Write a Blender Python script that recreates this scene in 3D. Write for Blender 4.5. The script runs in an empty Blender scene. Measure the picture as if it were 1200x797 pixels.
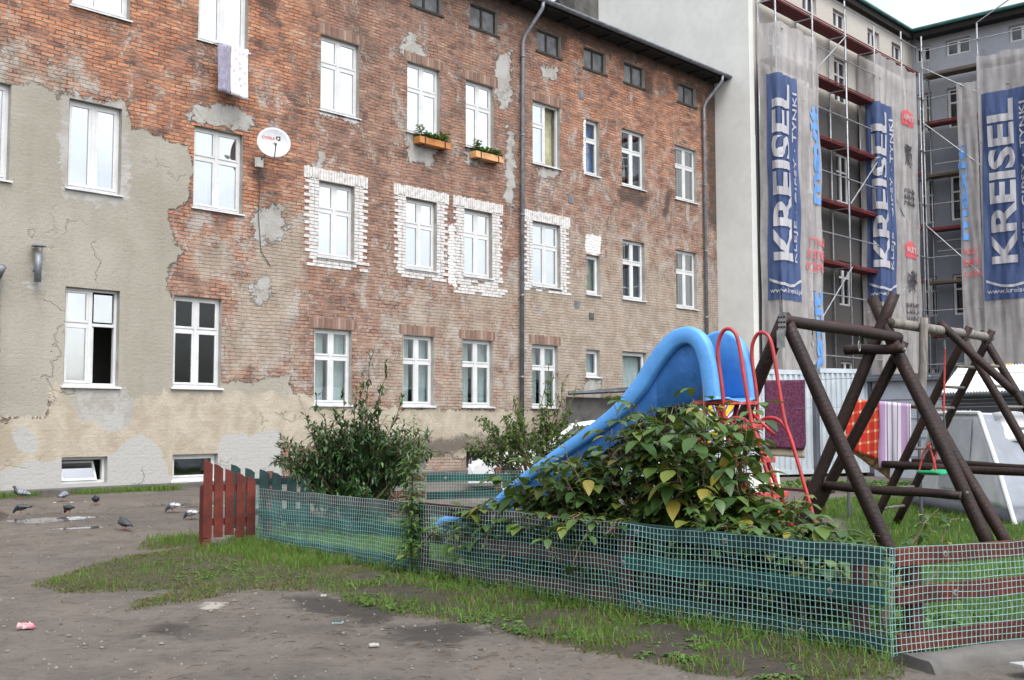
import bpy, bmesh, math, random
from math import sin, cos, pi, radians, sqrt, exp, floor
from mathutils import Vector, Matrix, noise as mnoise
random.seed(7)
SC = bpy.context.scene
COL = SC.collection
V = Vector
ORG = {}

# ------------------------------------------------------------------ helpers
def smooth01(a, b, x):
    if a == b: return float(x > a)
    t = min(1.0, max(0.0, (x-a)/(b-a))); return t*t*(3-2*t)
def terrain(y):
    return 0.2*smooth01(12.5, 19.0, y)
def tag(o, label=None, cat=None, group=None, kind=None):
    if label: o['label'] = label
    if cat: o['category'] = cat
    if group: o['group'] = group
    if kind: o['kind'] = kind
    return o
def empty(name, loc, label=None, cat=None, group=None):
    o = bpy.data.objects.new(name, None); COL.objects.link(o); o.location = loc
    o.empty_display_size = 0.2; ORG[o.name] = V(loc)
    return tag(o, label, cat, group)

class MB:
    def __init__(s): s.v = []; s.f = []; s.mi = []; s.uv = None
    def poly(s, pts, mi=0):
        n = len(s.v); s.v += [tuple(p) for p in pts]; s.f.append(tuple(range(n, n+len(pts)))); s.mi.append(mi); return s
    def box(s, x0, x1, y0, y1, z0, z1, mi=0):
        n = len(s.v)
        s.v += [(x0,y0,z0),(x1,y0,z0),(x1,y1,z0),(x0,y1,z0),(x0,y0,z1),(x1,y0,z1),(x1,y1,z1),(x0,y1,z1)]
        for q in ((0,3,2,1),(4,5,6,7),(0,1,5,4),(1,2,6,5),(2,3,7,6),(3,0,4,7)):
            s.f.append(tuple(n+i for i in q)); s.mi.append(mi)
        return s
    def beam(s, p0, p1, w, h, up=(0,0,1), mi=0, tilt=0.0):
        p0, p1 = V(p0), V(p1); d = (p1-p0).normalized(); u = V(up)
        if abs(d.dot(u)) > 0.98: u = V((0,1,0))
        r = d.cross(u).normalized(); u = r.cross(d).normalized()
        n = len(s.v)
        for p in (p0, p1):
            for a, b in ((-1,-1),(1,-1),(1,1),(-1,1)):
                s.v.append(tuple(p + r*(a*w/2) + u*(b*h/2)))
        for q in ((0,1,2,3),(7,6,5,4),(0,4,5,1),(1,5,6,2),(2,6,7,3),(3,7,4,0)):
            s.f.append(tuple(n+i for i in q)); s.mi.append(mi)
        return s
    def tube(s, pts, r, seg=8, cap=True, mi=0, closed=False):
        pts = [V(p) for p in pts]; n = len(pts)
        rr = r if isinstance(r, (list, tuple)) else [r]*n
        ref = None; base = len(s.v)
        for i, p in enumerate(pts):
            if closed: t = pts[(i+1) % n]-pts[i-1]
            else: t = pts[min(i+1, n-1)]-pts[max(i-1, 0)]
            t = t.normalized() if t.length > 1e-9 else V((0,0,1))
            if ref is None:
                ref = V((0,0,1)) if abs(t.z) < 0.9 else V((1,0,0))
                ref = (ref - t*ref.dot(t)).normalized()
            else:
                ref = ref - t*ref.dot(t)
                ref = ref.normalized() if ref.length > 1e-6 else t.orthogonal().normalized()
            b = t.cross(ref)
            for k in range(seg):
                a = 2*pi*(k+0.5)/seg
                s.v.append(tuple(p + (ref*cos(a)+b*sin(a))*rr[i]))
        m = n if closed else n-1
        for i in range(m):
            for k in range(seg):
                a, b2 = base+i*seg+k, base+i*seg+(k+1) % seg
                j = (i+1) % n
                c, d = base+j*seg+(k+1) % seg, base+j*seg+k
                s.f.append((a, b2, c, d)); s.mi.append(mi)
        if cap and not closed:
            s.f.append(tuple(base+k for k in range(seg-1, -1, -1))); s.mi.append(mi)
            s.f.append(tuple(base+(n-1)*seg+k for k in range(seg))); s.mi.append(mi)
        return s
    def lathe(s, prof, c=(0,0,0), seg=16, mi=0, axis=None):
        n = len(s.v); c = V(c)
        q = axis.to_track_quat('Z', 'Y') if axis is not None else None
        for r, z in prof:
            for k in range(seg):
                a = 2*pi*k/seg; p = V((r*cos(a), r*sin(a), z))
                if q: p = q @ p
                s.v.append(tuple(c+p))
        for i in range(len(prof)-1):
            for k in range(seg):
                s.f.append((n+i*seg+k, n+i*seg+(k+1) % seg, n+(i+1)*seg+(k+1) % seg, n+(i+1)*seg+k)); s.mi.append(mi)
        return s
    def grid(s, fn, nu, nv, mi=0):
        n = len(s.v)
        for j in range(nv+1):
            for i in range(nu+1): s.v.append(tuple(fn(i/nu, j/nv)))
        for j in range(nv):
            for i in range(nu):
                a = n+j*(nu+1)+i; s.f.append((a, a+1, a+nu+2, a+nu+1)); s.mi.append(mi)
        return s
    def slab(s, pts, t, mi=0):
        """closed solid: polygon pts pushed by vector t"""
        n = len(s.v); t = V(t); k = len(pts)
        s.v += [tuple(V(p)) for p in pts]+[tuple(V(p)+t) for p in pts]
        s.f.append(tuple(range(n, n+k))); s.f.append(tuple(range(n+2*k-1, n+k-1, -1))); s.mi += [mi, mi]
        for i in range(k):
            j = (i+1) % k; s.f.append((n+i, n+k+i, n+k+j, n+j)); s.mi.append(mi)
        return s
    def build(s, name, mats, parent=None, smooth=False, bevel=0.0, solid=0.0, origin=None):
        me = bpy.data.meshes.new(name)
        o = bpy.data.objects.new(name, me); COL.objects.link(o)
        org = V((0,0,0))
        if parent is not None:
            org = ORG.get(parent.name, V((0,0,0))); o.parent = parent
        elif origin is not None:
            org = V(origin); o.location = org
        ORG[o.name] = org
        vs = [(x-org.x, y-org.y, z-org.z) for x, y, z in s.v]
        me.from_pydata(vs, [], s.f)
        for m in (mats if isinstance(mats, (list, tuple)) else [mats]): me.materials.append(m)
        if len(me.materials) > 1: me.polygons.foreach_set('material_index', s.mi)
        if smooth: me.polygons.foreach_set('use_smooth', [True]*len(me.polygons))
        me.validate()
        if solid:
            md = o.modifiers.new('thickness', 'SOLIDIFY'); md.thickness = solid; md.offset = 0
        if bevel:
            md = o.modifiers.new('bevel', 'BEVEL'); md.width = bevel; md.segments = 2; md.limit_method = 'ANGLE'
        return o

def in_poly(p, poly):
    x, y = p; c = False; j = len(poly)-1
    for i in range(len(poly)):
        xi, yi = poly[i]; xj, yj = poly[j]
        if (yi > y) != (yj > y) and x < (xj-xi)*(y-yi)/(yj-yi)+xi: c = not c
        j = i
    return c
def sd_poly(p, poly):
    x, y = p; best = 1e9; j = len(poly)-1
    for i in range(len(poly)):
        ax, ay = poly[j]; bx, by = poly[i]; dx, dy = bx-ax, by-ay
        l = dx*dx+dy*dy; t = 0 if l == 0 else max(0, min(1, ((x-ax)*dx+(y-ay)*dy)/l))
        d = (x-ax-t*dx)**2+(y-ay-t*dy)**2
        if d < best: best = d
        j = i
    d = sqrt(best); return d if in_poly(p, poly) else -d
def field(p, poly, w):            # 1 inside .. 0 outside, ramp half-width w
    bx = [q[0] for q in poly]; by = [q[1] for q in poly]
    if p[0] < min(bx)-w or p[0] > max(bx)+w or p[1] < min(by)-w or p[1] > max(by)+w: return 0.0
    return max(0.0, min(1.0, 0.5+0.5*sd_poly(p, poly)/w))

# ------------------------------------------------------------------ materials
class NT:
    def __init__(s, name):
        s.m = bpy.data.materials.new(name); s.m.use_nodes = True
        s.t = s.m.node_tree; s.t.nodes.clear()
        s.out = s.t.nodes.new('ShaderNodeOutputMaterial')
    def n(s, typ, **kw):
        nd = s.t.nodes.new(typ)
        ins = kw.pop('ins', {})
        for k, v in kw.items(): setattr(nd, k, v)
        for k, v in ins.items(): s.set(nd.inputs[k], v)
        return nd
    def set(s, sock, v):
        if isinstance(v, bpy.types.NodeSocket): s.t.links.new(v, sock)
        elif isinstance(v, (tuple, list)) and sock.type == 'RGBA' and len(v) == 3: sock.default_value = (*v, 1)
        else: sock.default_value = v
    def math(s, op, a, b=0.0, c=None, clamp=False):
        nd = s.n('ShaderNodeMath', operation=op, use_clamp=clamp); s.set(nd.inputs[0], a); s.set(nd.inputs[1], b)
        if c is not None: s.set(nd.inputs[2], c)
        return nd.outputs[0]
    def mix(s, f, a, b, blend='MIX'):
        nd = s.n('ShaderNodeMix', data_type='RGBA', blend_type=blend)
        s.set(nd.inputs[0], f); s.set(nd.inputs[6], a); s.set(nd.inputs[7], b); return nd.outputs[2]
    def noise(s, vec, scale, detail=4, rough=0.55, dist=0.0):
        nd = s.n('ShaderNodeTexNoise'); s.set(nd.inputs['Vector'], vec)
        nd.inputs['Scale'].default_value = scale; nd.inputs['Detail'].default_value = detail
        nd.inputs['Roughness'].default_value = rough; nd.inputs['Distortion'].default_value = dist
        return nd.outputs['Fac']
    def step(s, v, a, b):
        nd = s.n('ShaderNodeMapRange', interpolation_type='SMOOTHSTEP'); s.set(nd.inputs['Value'], v)
        nd.inputs['From Min'].default_value = a; nd.inputs['From Max'].default_value = b; return nd.outputs[0]
    def vscale(s, vec, sc):
        nd = s.n('ShaderNodeMapping'); s.set(nd.inputs[0], vec); nd.inputs['Scale'].default_value = sc; return nd.outputs[0]
    def bump(s, h, strength=0.3, dist=0.02, normal=None):
        nd = s.n('ShaderNodeBump'); s.set(nd.inputs['Height'], h)
        nd.inputs['Strength'].default_value = strength; nd.inputs['Distance'].default_value = dist
        if normal is not None: s.set(nd.inputs['Normal'], normal)
        return nd.outputs[0]
    def pbsdf(s, **ins):
        return s.n('ShaderNodeBsdfPrincipled', ins={k.replace('_', ' '): v for k, v in ins.items()})
    def done(s, sh): s.t.links.new(sh.outputs[0] if hasattr(sh, 'outputs') else sh, s.out.inputs[0]); return s.m

def pm(name, col, rough=0.75, var=0.18, scale=6.0, bump=0.15, metallic=0.0, spec=0.4, col2=None, stretch=(1,1,1), bdist=0.01, dirt=0.0, dirtcol=(.09,.075,.06)):
    """plain painted / natural surface: large and small noise in colour and relief"""
    t = NT(name); tc = t.n('ShaderNodeTexCoord').outputs['Object']
    vec = t.vscale(tc, stretch)
    n1 = t.noise(vec, scale, 6, 0.6); n2 = t.noise(vec, scale*7, 3, 0.6)
    c2 = col2 or tuple(c*(1-var*1.6) for c in col); c1 = tuple(min(1, c*(1+var)) for c in col)
    c = t.mix(t.step(n1, 0.3, 0.7), c2, c1)
    c = t.mix(t.math('MULTIPLY', t.step(n2, .35, .75), 0.25), c, tuple(k*0.75 for k in col))
    if dirt:
        n3 = t.noise(tc, scale*.6, 8, 0.65, .5)
        c = t.mix(t.math('MULTIPLY', t.step(n3, .5, .68), dirt), c, dirtcol)
    p = t.pbsdf(Base_Color=c, Roughness=rough, Metallic=metallic)
    p.inputs['Specular IOR Level'].default_value = spec
    t.set(p.inputs['Roughness'], t.math('ADD', t.math('MULTIPLY', n1, 0.2), rough-0.1, clamp=True))
    if bump: t.set(p.inputs['Normal'], t.bump(t.math('ADD', n1, t.math('MULTIPLY', n2, .4)), bump, bdist))
    return t.done(p)

def leafmat(name, cols, trans=0.3, rough=0.45, spec=0.4):
    t = NT(name)
    r = t.n('ShaderNodeNewGeometry').outputs['Random Per Island']
    ramp = t.n('ShaderNodeValToRGB'); t.set(ramp.inputs[0], r)
    e = ramp.color_ramp.elements
    while len(e) < len(cols): e.new(0.5)
    for i, (pos, c) in enumerate(cols): e[i].position = pos; e[i].color = (*c, 1)
    tc = t.n('ShaderNodeTexCoord').outputs['Object']
    c = t.mix(t.math('MULTIPLY', t.noise(tc, 40, 2), .3), ramp.outputs[0], (.7,.7,.7), 'MULTIPLY')
    p = t.pbsdf(Base_Color=c, Roughness=rough); p.inputs['Specular IOR Level'].default_value = spec
    tr = t.n('ShaderNodeBsdfTranslucent'); t.set(tr.inputs[0], t.mix(.35, c, (.2,.3,.03)))
    mx = t.n('ShaderNodeMixShader', ins={0: trans}); t.t.links.new(p.outputs[0], mx.inputs[1]); t.t.links.new(tr.outputs[0], mx.inputs[2])
    return t.done(mx)

def glassmat(name, refl, tint=(.75,.8,.8)):
    t = NT(name)
    tr = t.n('ShaderNodeBsdfTransparent'); t.set(tr.inputs[0], tint)
    tc = t.n('ShaderNodeTexCoord').outputs['Object']
    g = t.n('ShaderNodeBsdfGlossy'); g.inputs['Roughness'].default_value = 0.015; t.set(g.inputs[0], (.93,.96,1))
    t.set(g.inputs['Normal'], t.bump(t.noise(tc, 1.3, 2), .05, .05))
    mx = t.n('ShaderNodeMixShader', ins={0: refl}); t.t.links.new(tr.outputs[0], mx.inputs[1]); t.t.links.new(g.outputs[0], mx.inputs[2])
    return t.done(mx)

M = {}
M['white_pvc'] = pm('white_pvc', (.56,.57,.575), .4, .06, 2, .02, spec=.5, dirt=.3, dirtcol=(.42,.41,.39))
M['sill'] = pm('sill_metal', (.55,.57,.58), .5, .15, 4, .05)
M['dark_wood_frame'] = pm('old_dark_frame', (.045,.04,.035), .8, .3, 8, .2)
M['interior'] = pm('interior_dark', (.035,.033,.03), .9, .2, 2, 0)
M['curtain_white'] = pm('curtain_white', (.60,.61,.61), .9, .06, 3, .05)
M['curtain_grey'] = pm('curtain_grey', (.50,.53,.53), .9, .12, 2, .05, stretch=(6,6,.3))
M['curtain_blue'] = pm('curtain_blue', (.10,.17,.40), .9, .3, 3, .05)
M['curtain_yellow'] = pm('curtain_olive', (.36,.34,.22), .9, .2, 3, .05)
M['dusty'] = pm('dusty_pane', (.13,.135,.14), .4, .35, 3, .03)
M['glass_sky'] = glassmat('glass_sky', .50)
M['glass'] = glassmat('glass', .42)
M['glass_black'] = glassmat('glass_black', .035, (.5,.55,.55))
M['glass_dark'] = glassmat('glass_dark', .09, (.85,.9,.9))
M['zinc'] = pm('zinc', (.19,.205,.23), .5, .2, 5, .05, metallic=.35, dirt=.4, dirtcol=(.12,.11,.10))
M['galv'] = pm('galvanised_tube', (.30,.32,.34), .45, .15, 6, .03, metallic=.4)
M['roofing'] = pm('roofing_felt', (.04,.04,.042), .9, .25, 4, .2)
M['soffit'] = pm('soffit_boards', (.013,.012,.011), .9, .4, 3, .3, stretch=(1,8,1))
M['brick_painted'] = None
M['concrete'] = pm('old_concrete', (.085,.082,.078), .9, .3, 2.5, .4, dirt=.6, dirtcol=(.10,.095,.085), bdist=.02)
M['render_white'] = pm('render_white', (.60,.61,.585), .9, .05, .5, .08, dirt=.15, dirtcol=(.42,.42,.40))
M['render_beige'] = pm('render_beige', (.44,.42,.38), .9, .10, .6, .1, dirt=.3, dirtcol=(.25,.25,.24))
M['render_blue'] = pm('render_bluegrey', (.36,.39,.44), .9, .14, .7, .15, dirt=.45, dirtcol=(.17,.19,.21))
M['green_trim'] = pm('green_gutter', (.05,.16,.14), .5, .2, 3, .05)
M['deck_red'] = pm('deck_red', (.13,.016,.018), .7, .3, 3, .1, dirt=.5, dirtcol=(.07,.04,.04))
M['deck_brown'] = pm('deck_brown', (.13,.10,.075), .85, .3, 3, .2, stretch=(1,.2,1), dirt=.4)
M['red_paint'] = pm('red_paint', (.36,.024,.024), .42, .15, 9, .06, spec=.5, dirt=.55, dirtcol=(.20,.06,.045))
M['red_step'] = pm('red_step', (.42,.06,.06), .7, .3, 12, .1, dirt=.6, dirtcol=(.5,.25,.2))
M['blue_plastic'] = pm('blue_plastic', (.07,.29,.74), .36, .10, 3, .03, spec=.5, dirt=.3, dirtcol=(.04,.13,.36))
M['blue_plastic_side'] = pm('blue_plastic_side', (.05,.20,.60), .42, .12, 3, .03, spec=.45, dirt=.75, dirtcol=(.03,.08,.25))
M['log_'] = pm('brown_stained_log', (.015,.0085,.0075), .55, .5, 3, .35, spec=.25, stretch=(6,6,.7), col2=(.007,.005,.0045), dirt=.35, dirtcol=(.032,.019,.016))
def log_material():
    t = NT('stained_log'); tc = t.n('ShaderNodeTexCoord').outputs['Object']; geo = t.n('ShaderNodeNewGeometry').outputs['Random Per Island']
    n = t.noise(tc, 3.2, 6, .65); f = t.noise(tc, 26, 5, .7)
    w_ = t.n('ShaderNodeTexWave', wave_type='BANDS', bands_direction='DIAGONAL'); t.set(w_.inputs['Vector'], tc); w_.inputs['Scale'].default_value = 9; w_.inputs['Distortion'].default_value = 7; w_.inputs['Detail'].default_value = 4
    c = t.mix(t.step(n, .3, .7), (.009,.0045,.004), (.025,.0115,.0095)); c = t.mix(t.math('MULTIPLY', t.step(f, .55, .72), .6), c, (.05,.028,.022))
    crk = t.step(w_.outputs['Fac'], .06, .0); c = t.mix(t.math('MULTIPLY', crk, .8), c, (.003,.002,.002))
    c = t.mix(t.math('MULTIPLY', t.step(t.noise(tc, 1.1, 5, .6), .56, .68), .6), c, (.055,.03,.026))
    p = t.pbsdf(Base_Color=c, Roughness=t.math('ADD', .42, t.math('MULTIPLY', n, .3))); p.inputs['Specular IOR Level'].default_value = .3
    t.set(p.inputs['Normal'], t.bump(t.math('SUBTRACT', t.math('ADD', t.math('MULTIPLY', n, .5), t.math('MULTIPLY', f, .4)), t.math('MULTIPLY', crk, .8)), .6, .012)); return t.done(p)
M['log'] = log_material()
def scuffed_plastic(name, col, dark):
    t = NT(name); tc = t.n('ShaderNodeTexCoord').outputs['Object']
    n = t.noise(tc, 2.2, 6, .65); sc_ = t.noise(t.vscale(tc, (40,3,9)), 2.0, 4, .7, .6); sp = t.noise(tc, 34, 4, .65); g_ = t.noise(tc, 7, 6, .7)
    c = t.mix(t.step(n, .3, .7), tuple(k*.86 for k in col), tuple(min(1, k*1.10+.012) for k in col))
    c = t.mix(t.math('MULTIPLY', t.step(sc_, .60, .70), .35), c, tuple(min(1, k*1.15+.10) for k in col))
    c = t.mix(t.math('MULTIPLY', t.step(sp, .64, .70), .5), c, tuple(k*.35+.01 for k in col))
    c = t.mix(t.math('MULTIPLY', t.step(g_, .5, .72), dark), c, tuple(k*.45 for k in col))
    p = t.pbsdf(Base_Color=c, Roughness=t.math('ADD', .36, t.math('MULTIPLY', g_, .25))); p.inputs['Specular IOR Level'].default_value = .45
    t.set(p.inputs['Normal'], t.bump(t.math('ADD', n, t.math('MULTIPLY', sc_, .1)), .08, .02)); return t.done(p)
M['log_grey'] = pm('weathered_log', (.17,.155,.14), .8, .3, 4, .3, stretch=(5,5,.6))
M['log_end'] = pm('log_end', (.06,.045,.035), .8, .3, 20, .3)
M['steel'] = pm('bright_steel', (.32,.32,.31), .5, .2, 9, .05, metallic=.9)
M['black_rubber'] = pm('black_rubber', (.02,.02,.02), .6, .3, 6, .1)
M['rope_red'] = pm('rope_red', (.45,.06,.05), .8, .2, 30, .2)
M['rope_dark'] = pm('rope_dark', (.06,.08,.09), .8, .3, 30, .2)
M['green_plastic'] = pm('green_plastic', (.01,.28,.13), .4, .15, 8, .05)
def planks(name, c, d, dirtcol):
    return pm(name, c, .7, .30, 4, .35, stretch=(1,1,1), dirt=d, dirtcol=dirtcol)
M['plank_red'] = planks('red_stain_plank', (.105,.017,.010), .8, (.035,.010,.008))
M['plank_green'] = planks('green_stain_plank', (.006,.062,.052), .7, (.004,.026,.024))
M['plank_dark'] = planks('dark_stain_plank', (.060,.017,.014), .7, (.014,.008,.007))
M['plank_dkgreen'] = planks('dark_green_plank', (.008,.035,.034), .7, (.004,.014,.013))
M['post_brown'] = planks('brown_post', (.11,.042,.023), .7, (.035,.017,.012))
M['netting'] = pm('green_netting', (.24,.43,.42), .5, .12, 4, 0)
M['cloth_white'] = pm('white_fabric', (.52,.54,.56), .8, .06, 3, .1)
M['tent'] = pm('tent_foil', (.58,.61,.66), .5, .1, 2, .1, spec=.5)
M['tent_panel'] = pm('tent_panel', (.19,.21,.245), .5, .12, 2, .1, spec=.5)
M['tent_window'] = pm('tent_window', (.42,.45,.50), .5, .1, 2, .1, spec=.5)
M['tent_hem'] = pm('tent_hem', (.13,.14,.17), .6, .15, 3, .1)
M['white_plastic'] = pm('white_plastic', (.74,.74,.70), .4, .07, 4, .03, spec=.5, dirt=.25, dirtcol=(.4,.38,.32))
M['container'] = pm('container_paint', (.40,.45,.49), .5, .1, 2, .04, dirt=.3, dirtcol=(.30,.31,.31))
M['shed_wall'] = pm('shed_panel', (.37,.40,.46), .7, .08, 1.5, .06, dirt=.25, dirtcol=(.25,.26,.28))
M['slate'] = pm('slate_siding', (.085,.092,.11), .7, .15, 2, .1)
M['white_roof'] = pm('corrugated_sheet', (.70,.74,.74), .4, .06, 2, .02)
M['carpet'] = pm('purple_carpet', (.10,.025,.06), .95, .4, 30, .6, bdist=.02)
M['beige_cloth'] = pm('beige_cloth', (.38,.32,.24), .9, .15, 5, .2)
M['leopard'] = pm('mottled_brown_cloth', (.20,.12,.05), .9, .6, 14, .2, col2=(.03,.02,.015))
M['yellow_board'] = pm('yellow_board', (.75,.50,.02), .6, .1, 3, .02)
M['stem'] = pm('woody_stem', (.13,.095,.06), .85, .3, 12, .2)
M['green_stem'] = pm('green_stem', (.10,.13,.05), .7, .25, 12, .1)
M['car_white'] = pm('white_car_paint', (.66,.67,.69), .25, .03, 2, 0, spec=.6)
M['car_glass'] = pm('car_glass', (.04,.05,.06), .08, .1, 2, 0, spec=.8)
M['tyre'] = pm('tyre', (.02,.02,.02), .8, .2, 8, .1)
M['orange_box'] = pm('orange_planter', (.44,.18,.05), .6, .12, 6, .05)
M['peach_box'] = pm('peach_planter', (.62,.33,.15), .6, .12, 6, .05)
M['soil_dark'] = pm('potting_soil', (.03,.02,.015), .95, .4, 30, .5)
M['dish'] = pm('dish_grey', (.44,.46,.48), .45, .05, 4, .02)
M['text_red'] = pm('print_red', (.50,.06,.05), .6, .05, 4, 0)
M['text_black'] = pm('print_black', (.03,.03,.035), .6, .05, 4, 0)
M['text_white'] = pm('print_white', (.75,.75,.75), .6, .03, 4, 0)
M['towel_lilac'] = pm('lilac_towel', (.27,.26,.34), .95, .15, 8, .2)
M['pink'] = pm('pink_rag', (.36,.08,.11), .9, .5, 22, .3, col2=(.40,.36,.35))
M['paper'] = pm('paper_scrap', (.30,.29,.265), .9, .12, 12, .1)
M['tile_white'] = pm('white_tile', (.38,.38,.37), .4, .06, 5, .05)
M['stone'] = pm('pebble', (.15,.135,.12), .9, .35, 10, .2)

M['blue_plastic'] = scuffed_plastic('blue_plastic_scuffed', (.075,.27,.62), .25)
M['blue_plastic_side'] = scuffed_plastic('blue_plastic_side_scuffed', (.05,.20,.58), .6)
# ------------------------------------------------------------------ foliage helpers
def add_leaf(mb, p, d, L, W, droop=.25, fold=.25, n=3):
    """one leaf from base p along d: two folded strips, pointed tip"""
    p = V(p); d = V(d).normalized(); side = d.cross(V((0,0,1)))
    side = side.normalized() if side.length > 1e-3 else V((1,0,0))
    up = side.cross(d).normalized()
    i0 = len(mb.v); rows = []
    ST = ((.14,.58),(.36,1.0),(.62,.88),(.84,.45)) if n == 3 else ((.5,.9),)
    mb.v.append(tuple(p)); c0 = i0
    for t, pw in ST:
        c = p + d*(L*t) - V((0,0,droop*L*t*t)); w = W*.5*pw
        b = len(mb.v)
        mb.v += [tuple(c - side*w + up*(fold*w)), tuple(c), tuple(c + side*w + up*(fold*w))]; rows.append(b)
    mb.v.append(tuple(p + d*L - V((0,0,droop*L)))); tip = len(mb.v)-1
    b = rows[0]; mb.f += [(c0, b+1, b), (c0, b+2, b+1)]; mb.mi += [0, 0]
    for b, e in zip(rows, rows[1:]):
        mb.f += [(b, b+1, e+1, e), (b+1, b+2, e+2, e+1)]; mb.mi += [0, 0]
    b = rows[-1]; mb.f += [(b, b+1, tip), (b+1, b+2, tip)]; mb.mi += [0, 0]
M['leaf_rasp'] = leafmat('raspberry_leaf', [(0,(.022,.056,.017)),(.4,(.044,.094,.023)),(.8,(.075,.135,.028)),(.92,(.12,.15,.028)),(.99,(.24,.20,.03))], .2, .40)
M['leaf_dark'] = leafmat('dark_shrub_leaf', [(0,(.020,.050,.020)),(.5,(.036,.085,.032)),(.85,(.056,.12,.042)),(.97,(.07,.15,.035))], .18, .38)
M['leaf_airy'] = leafmat('airy_shrub_leaf', [(0,(.05,.10,.03)),(.5,(.08,.15,.04)),(.9,(.13,.20,.055))], .35, .5)
M['leaf_weed'] = leafmat('weed_leaf', [(0,(.045,.11,.022)),(.6,(.08,.165,.035)),(.95,(.12,.22,.05))], .35, .5)
M['leaf_pot'] = leafmat('pot_plant_leaf', [(0,(.05,.11,.03)),(.5,(.09,.17,.05)),(.9,(.14,.26,.05))], .3, .5)
M['blossom'] = leafmat('red_blossom', [(0,(.45,.03,.06)),(.6,(.60,.06,.09)),(.95,(.7,.2,.25))], .3, .6)
M['grass_blade'] = leafmat('grass_blade', [(0,(.05,.12,.014)),(.45,(.085,.18,.018)),(.75,(.12,.22,.028)),(.9,(.13,.15,.035)),(.98,(.18,.15,.07))], .35, .55)
M['grass_lawn'] = leafmat('lawn_blade', [(0,(.05,.13,.012)),(.5,(.085,.20,.018)),(.85,(.12,.24,.025)),(.98,(.2,.2,.06))], .35, .55)
M['grass_dry'] = leafmat('moss_grass_blade', [(0,(.045,.070,.012)),(.4,(.075,.105,.018)),(.7,(.11,.115,.025)),(.95,(.15,.09,.04))], .3, .6)
def cane(p0, p1, bow, n=8):
    p0, p1 = V(p0), V(p1); return [p0.lerp(p1, i/n)+V((0,0,1))*(bow*4*(i/n)*(1-i/n)) for i in range(n+1)]
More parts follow.
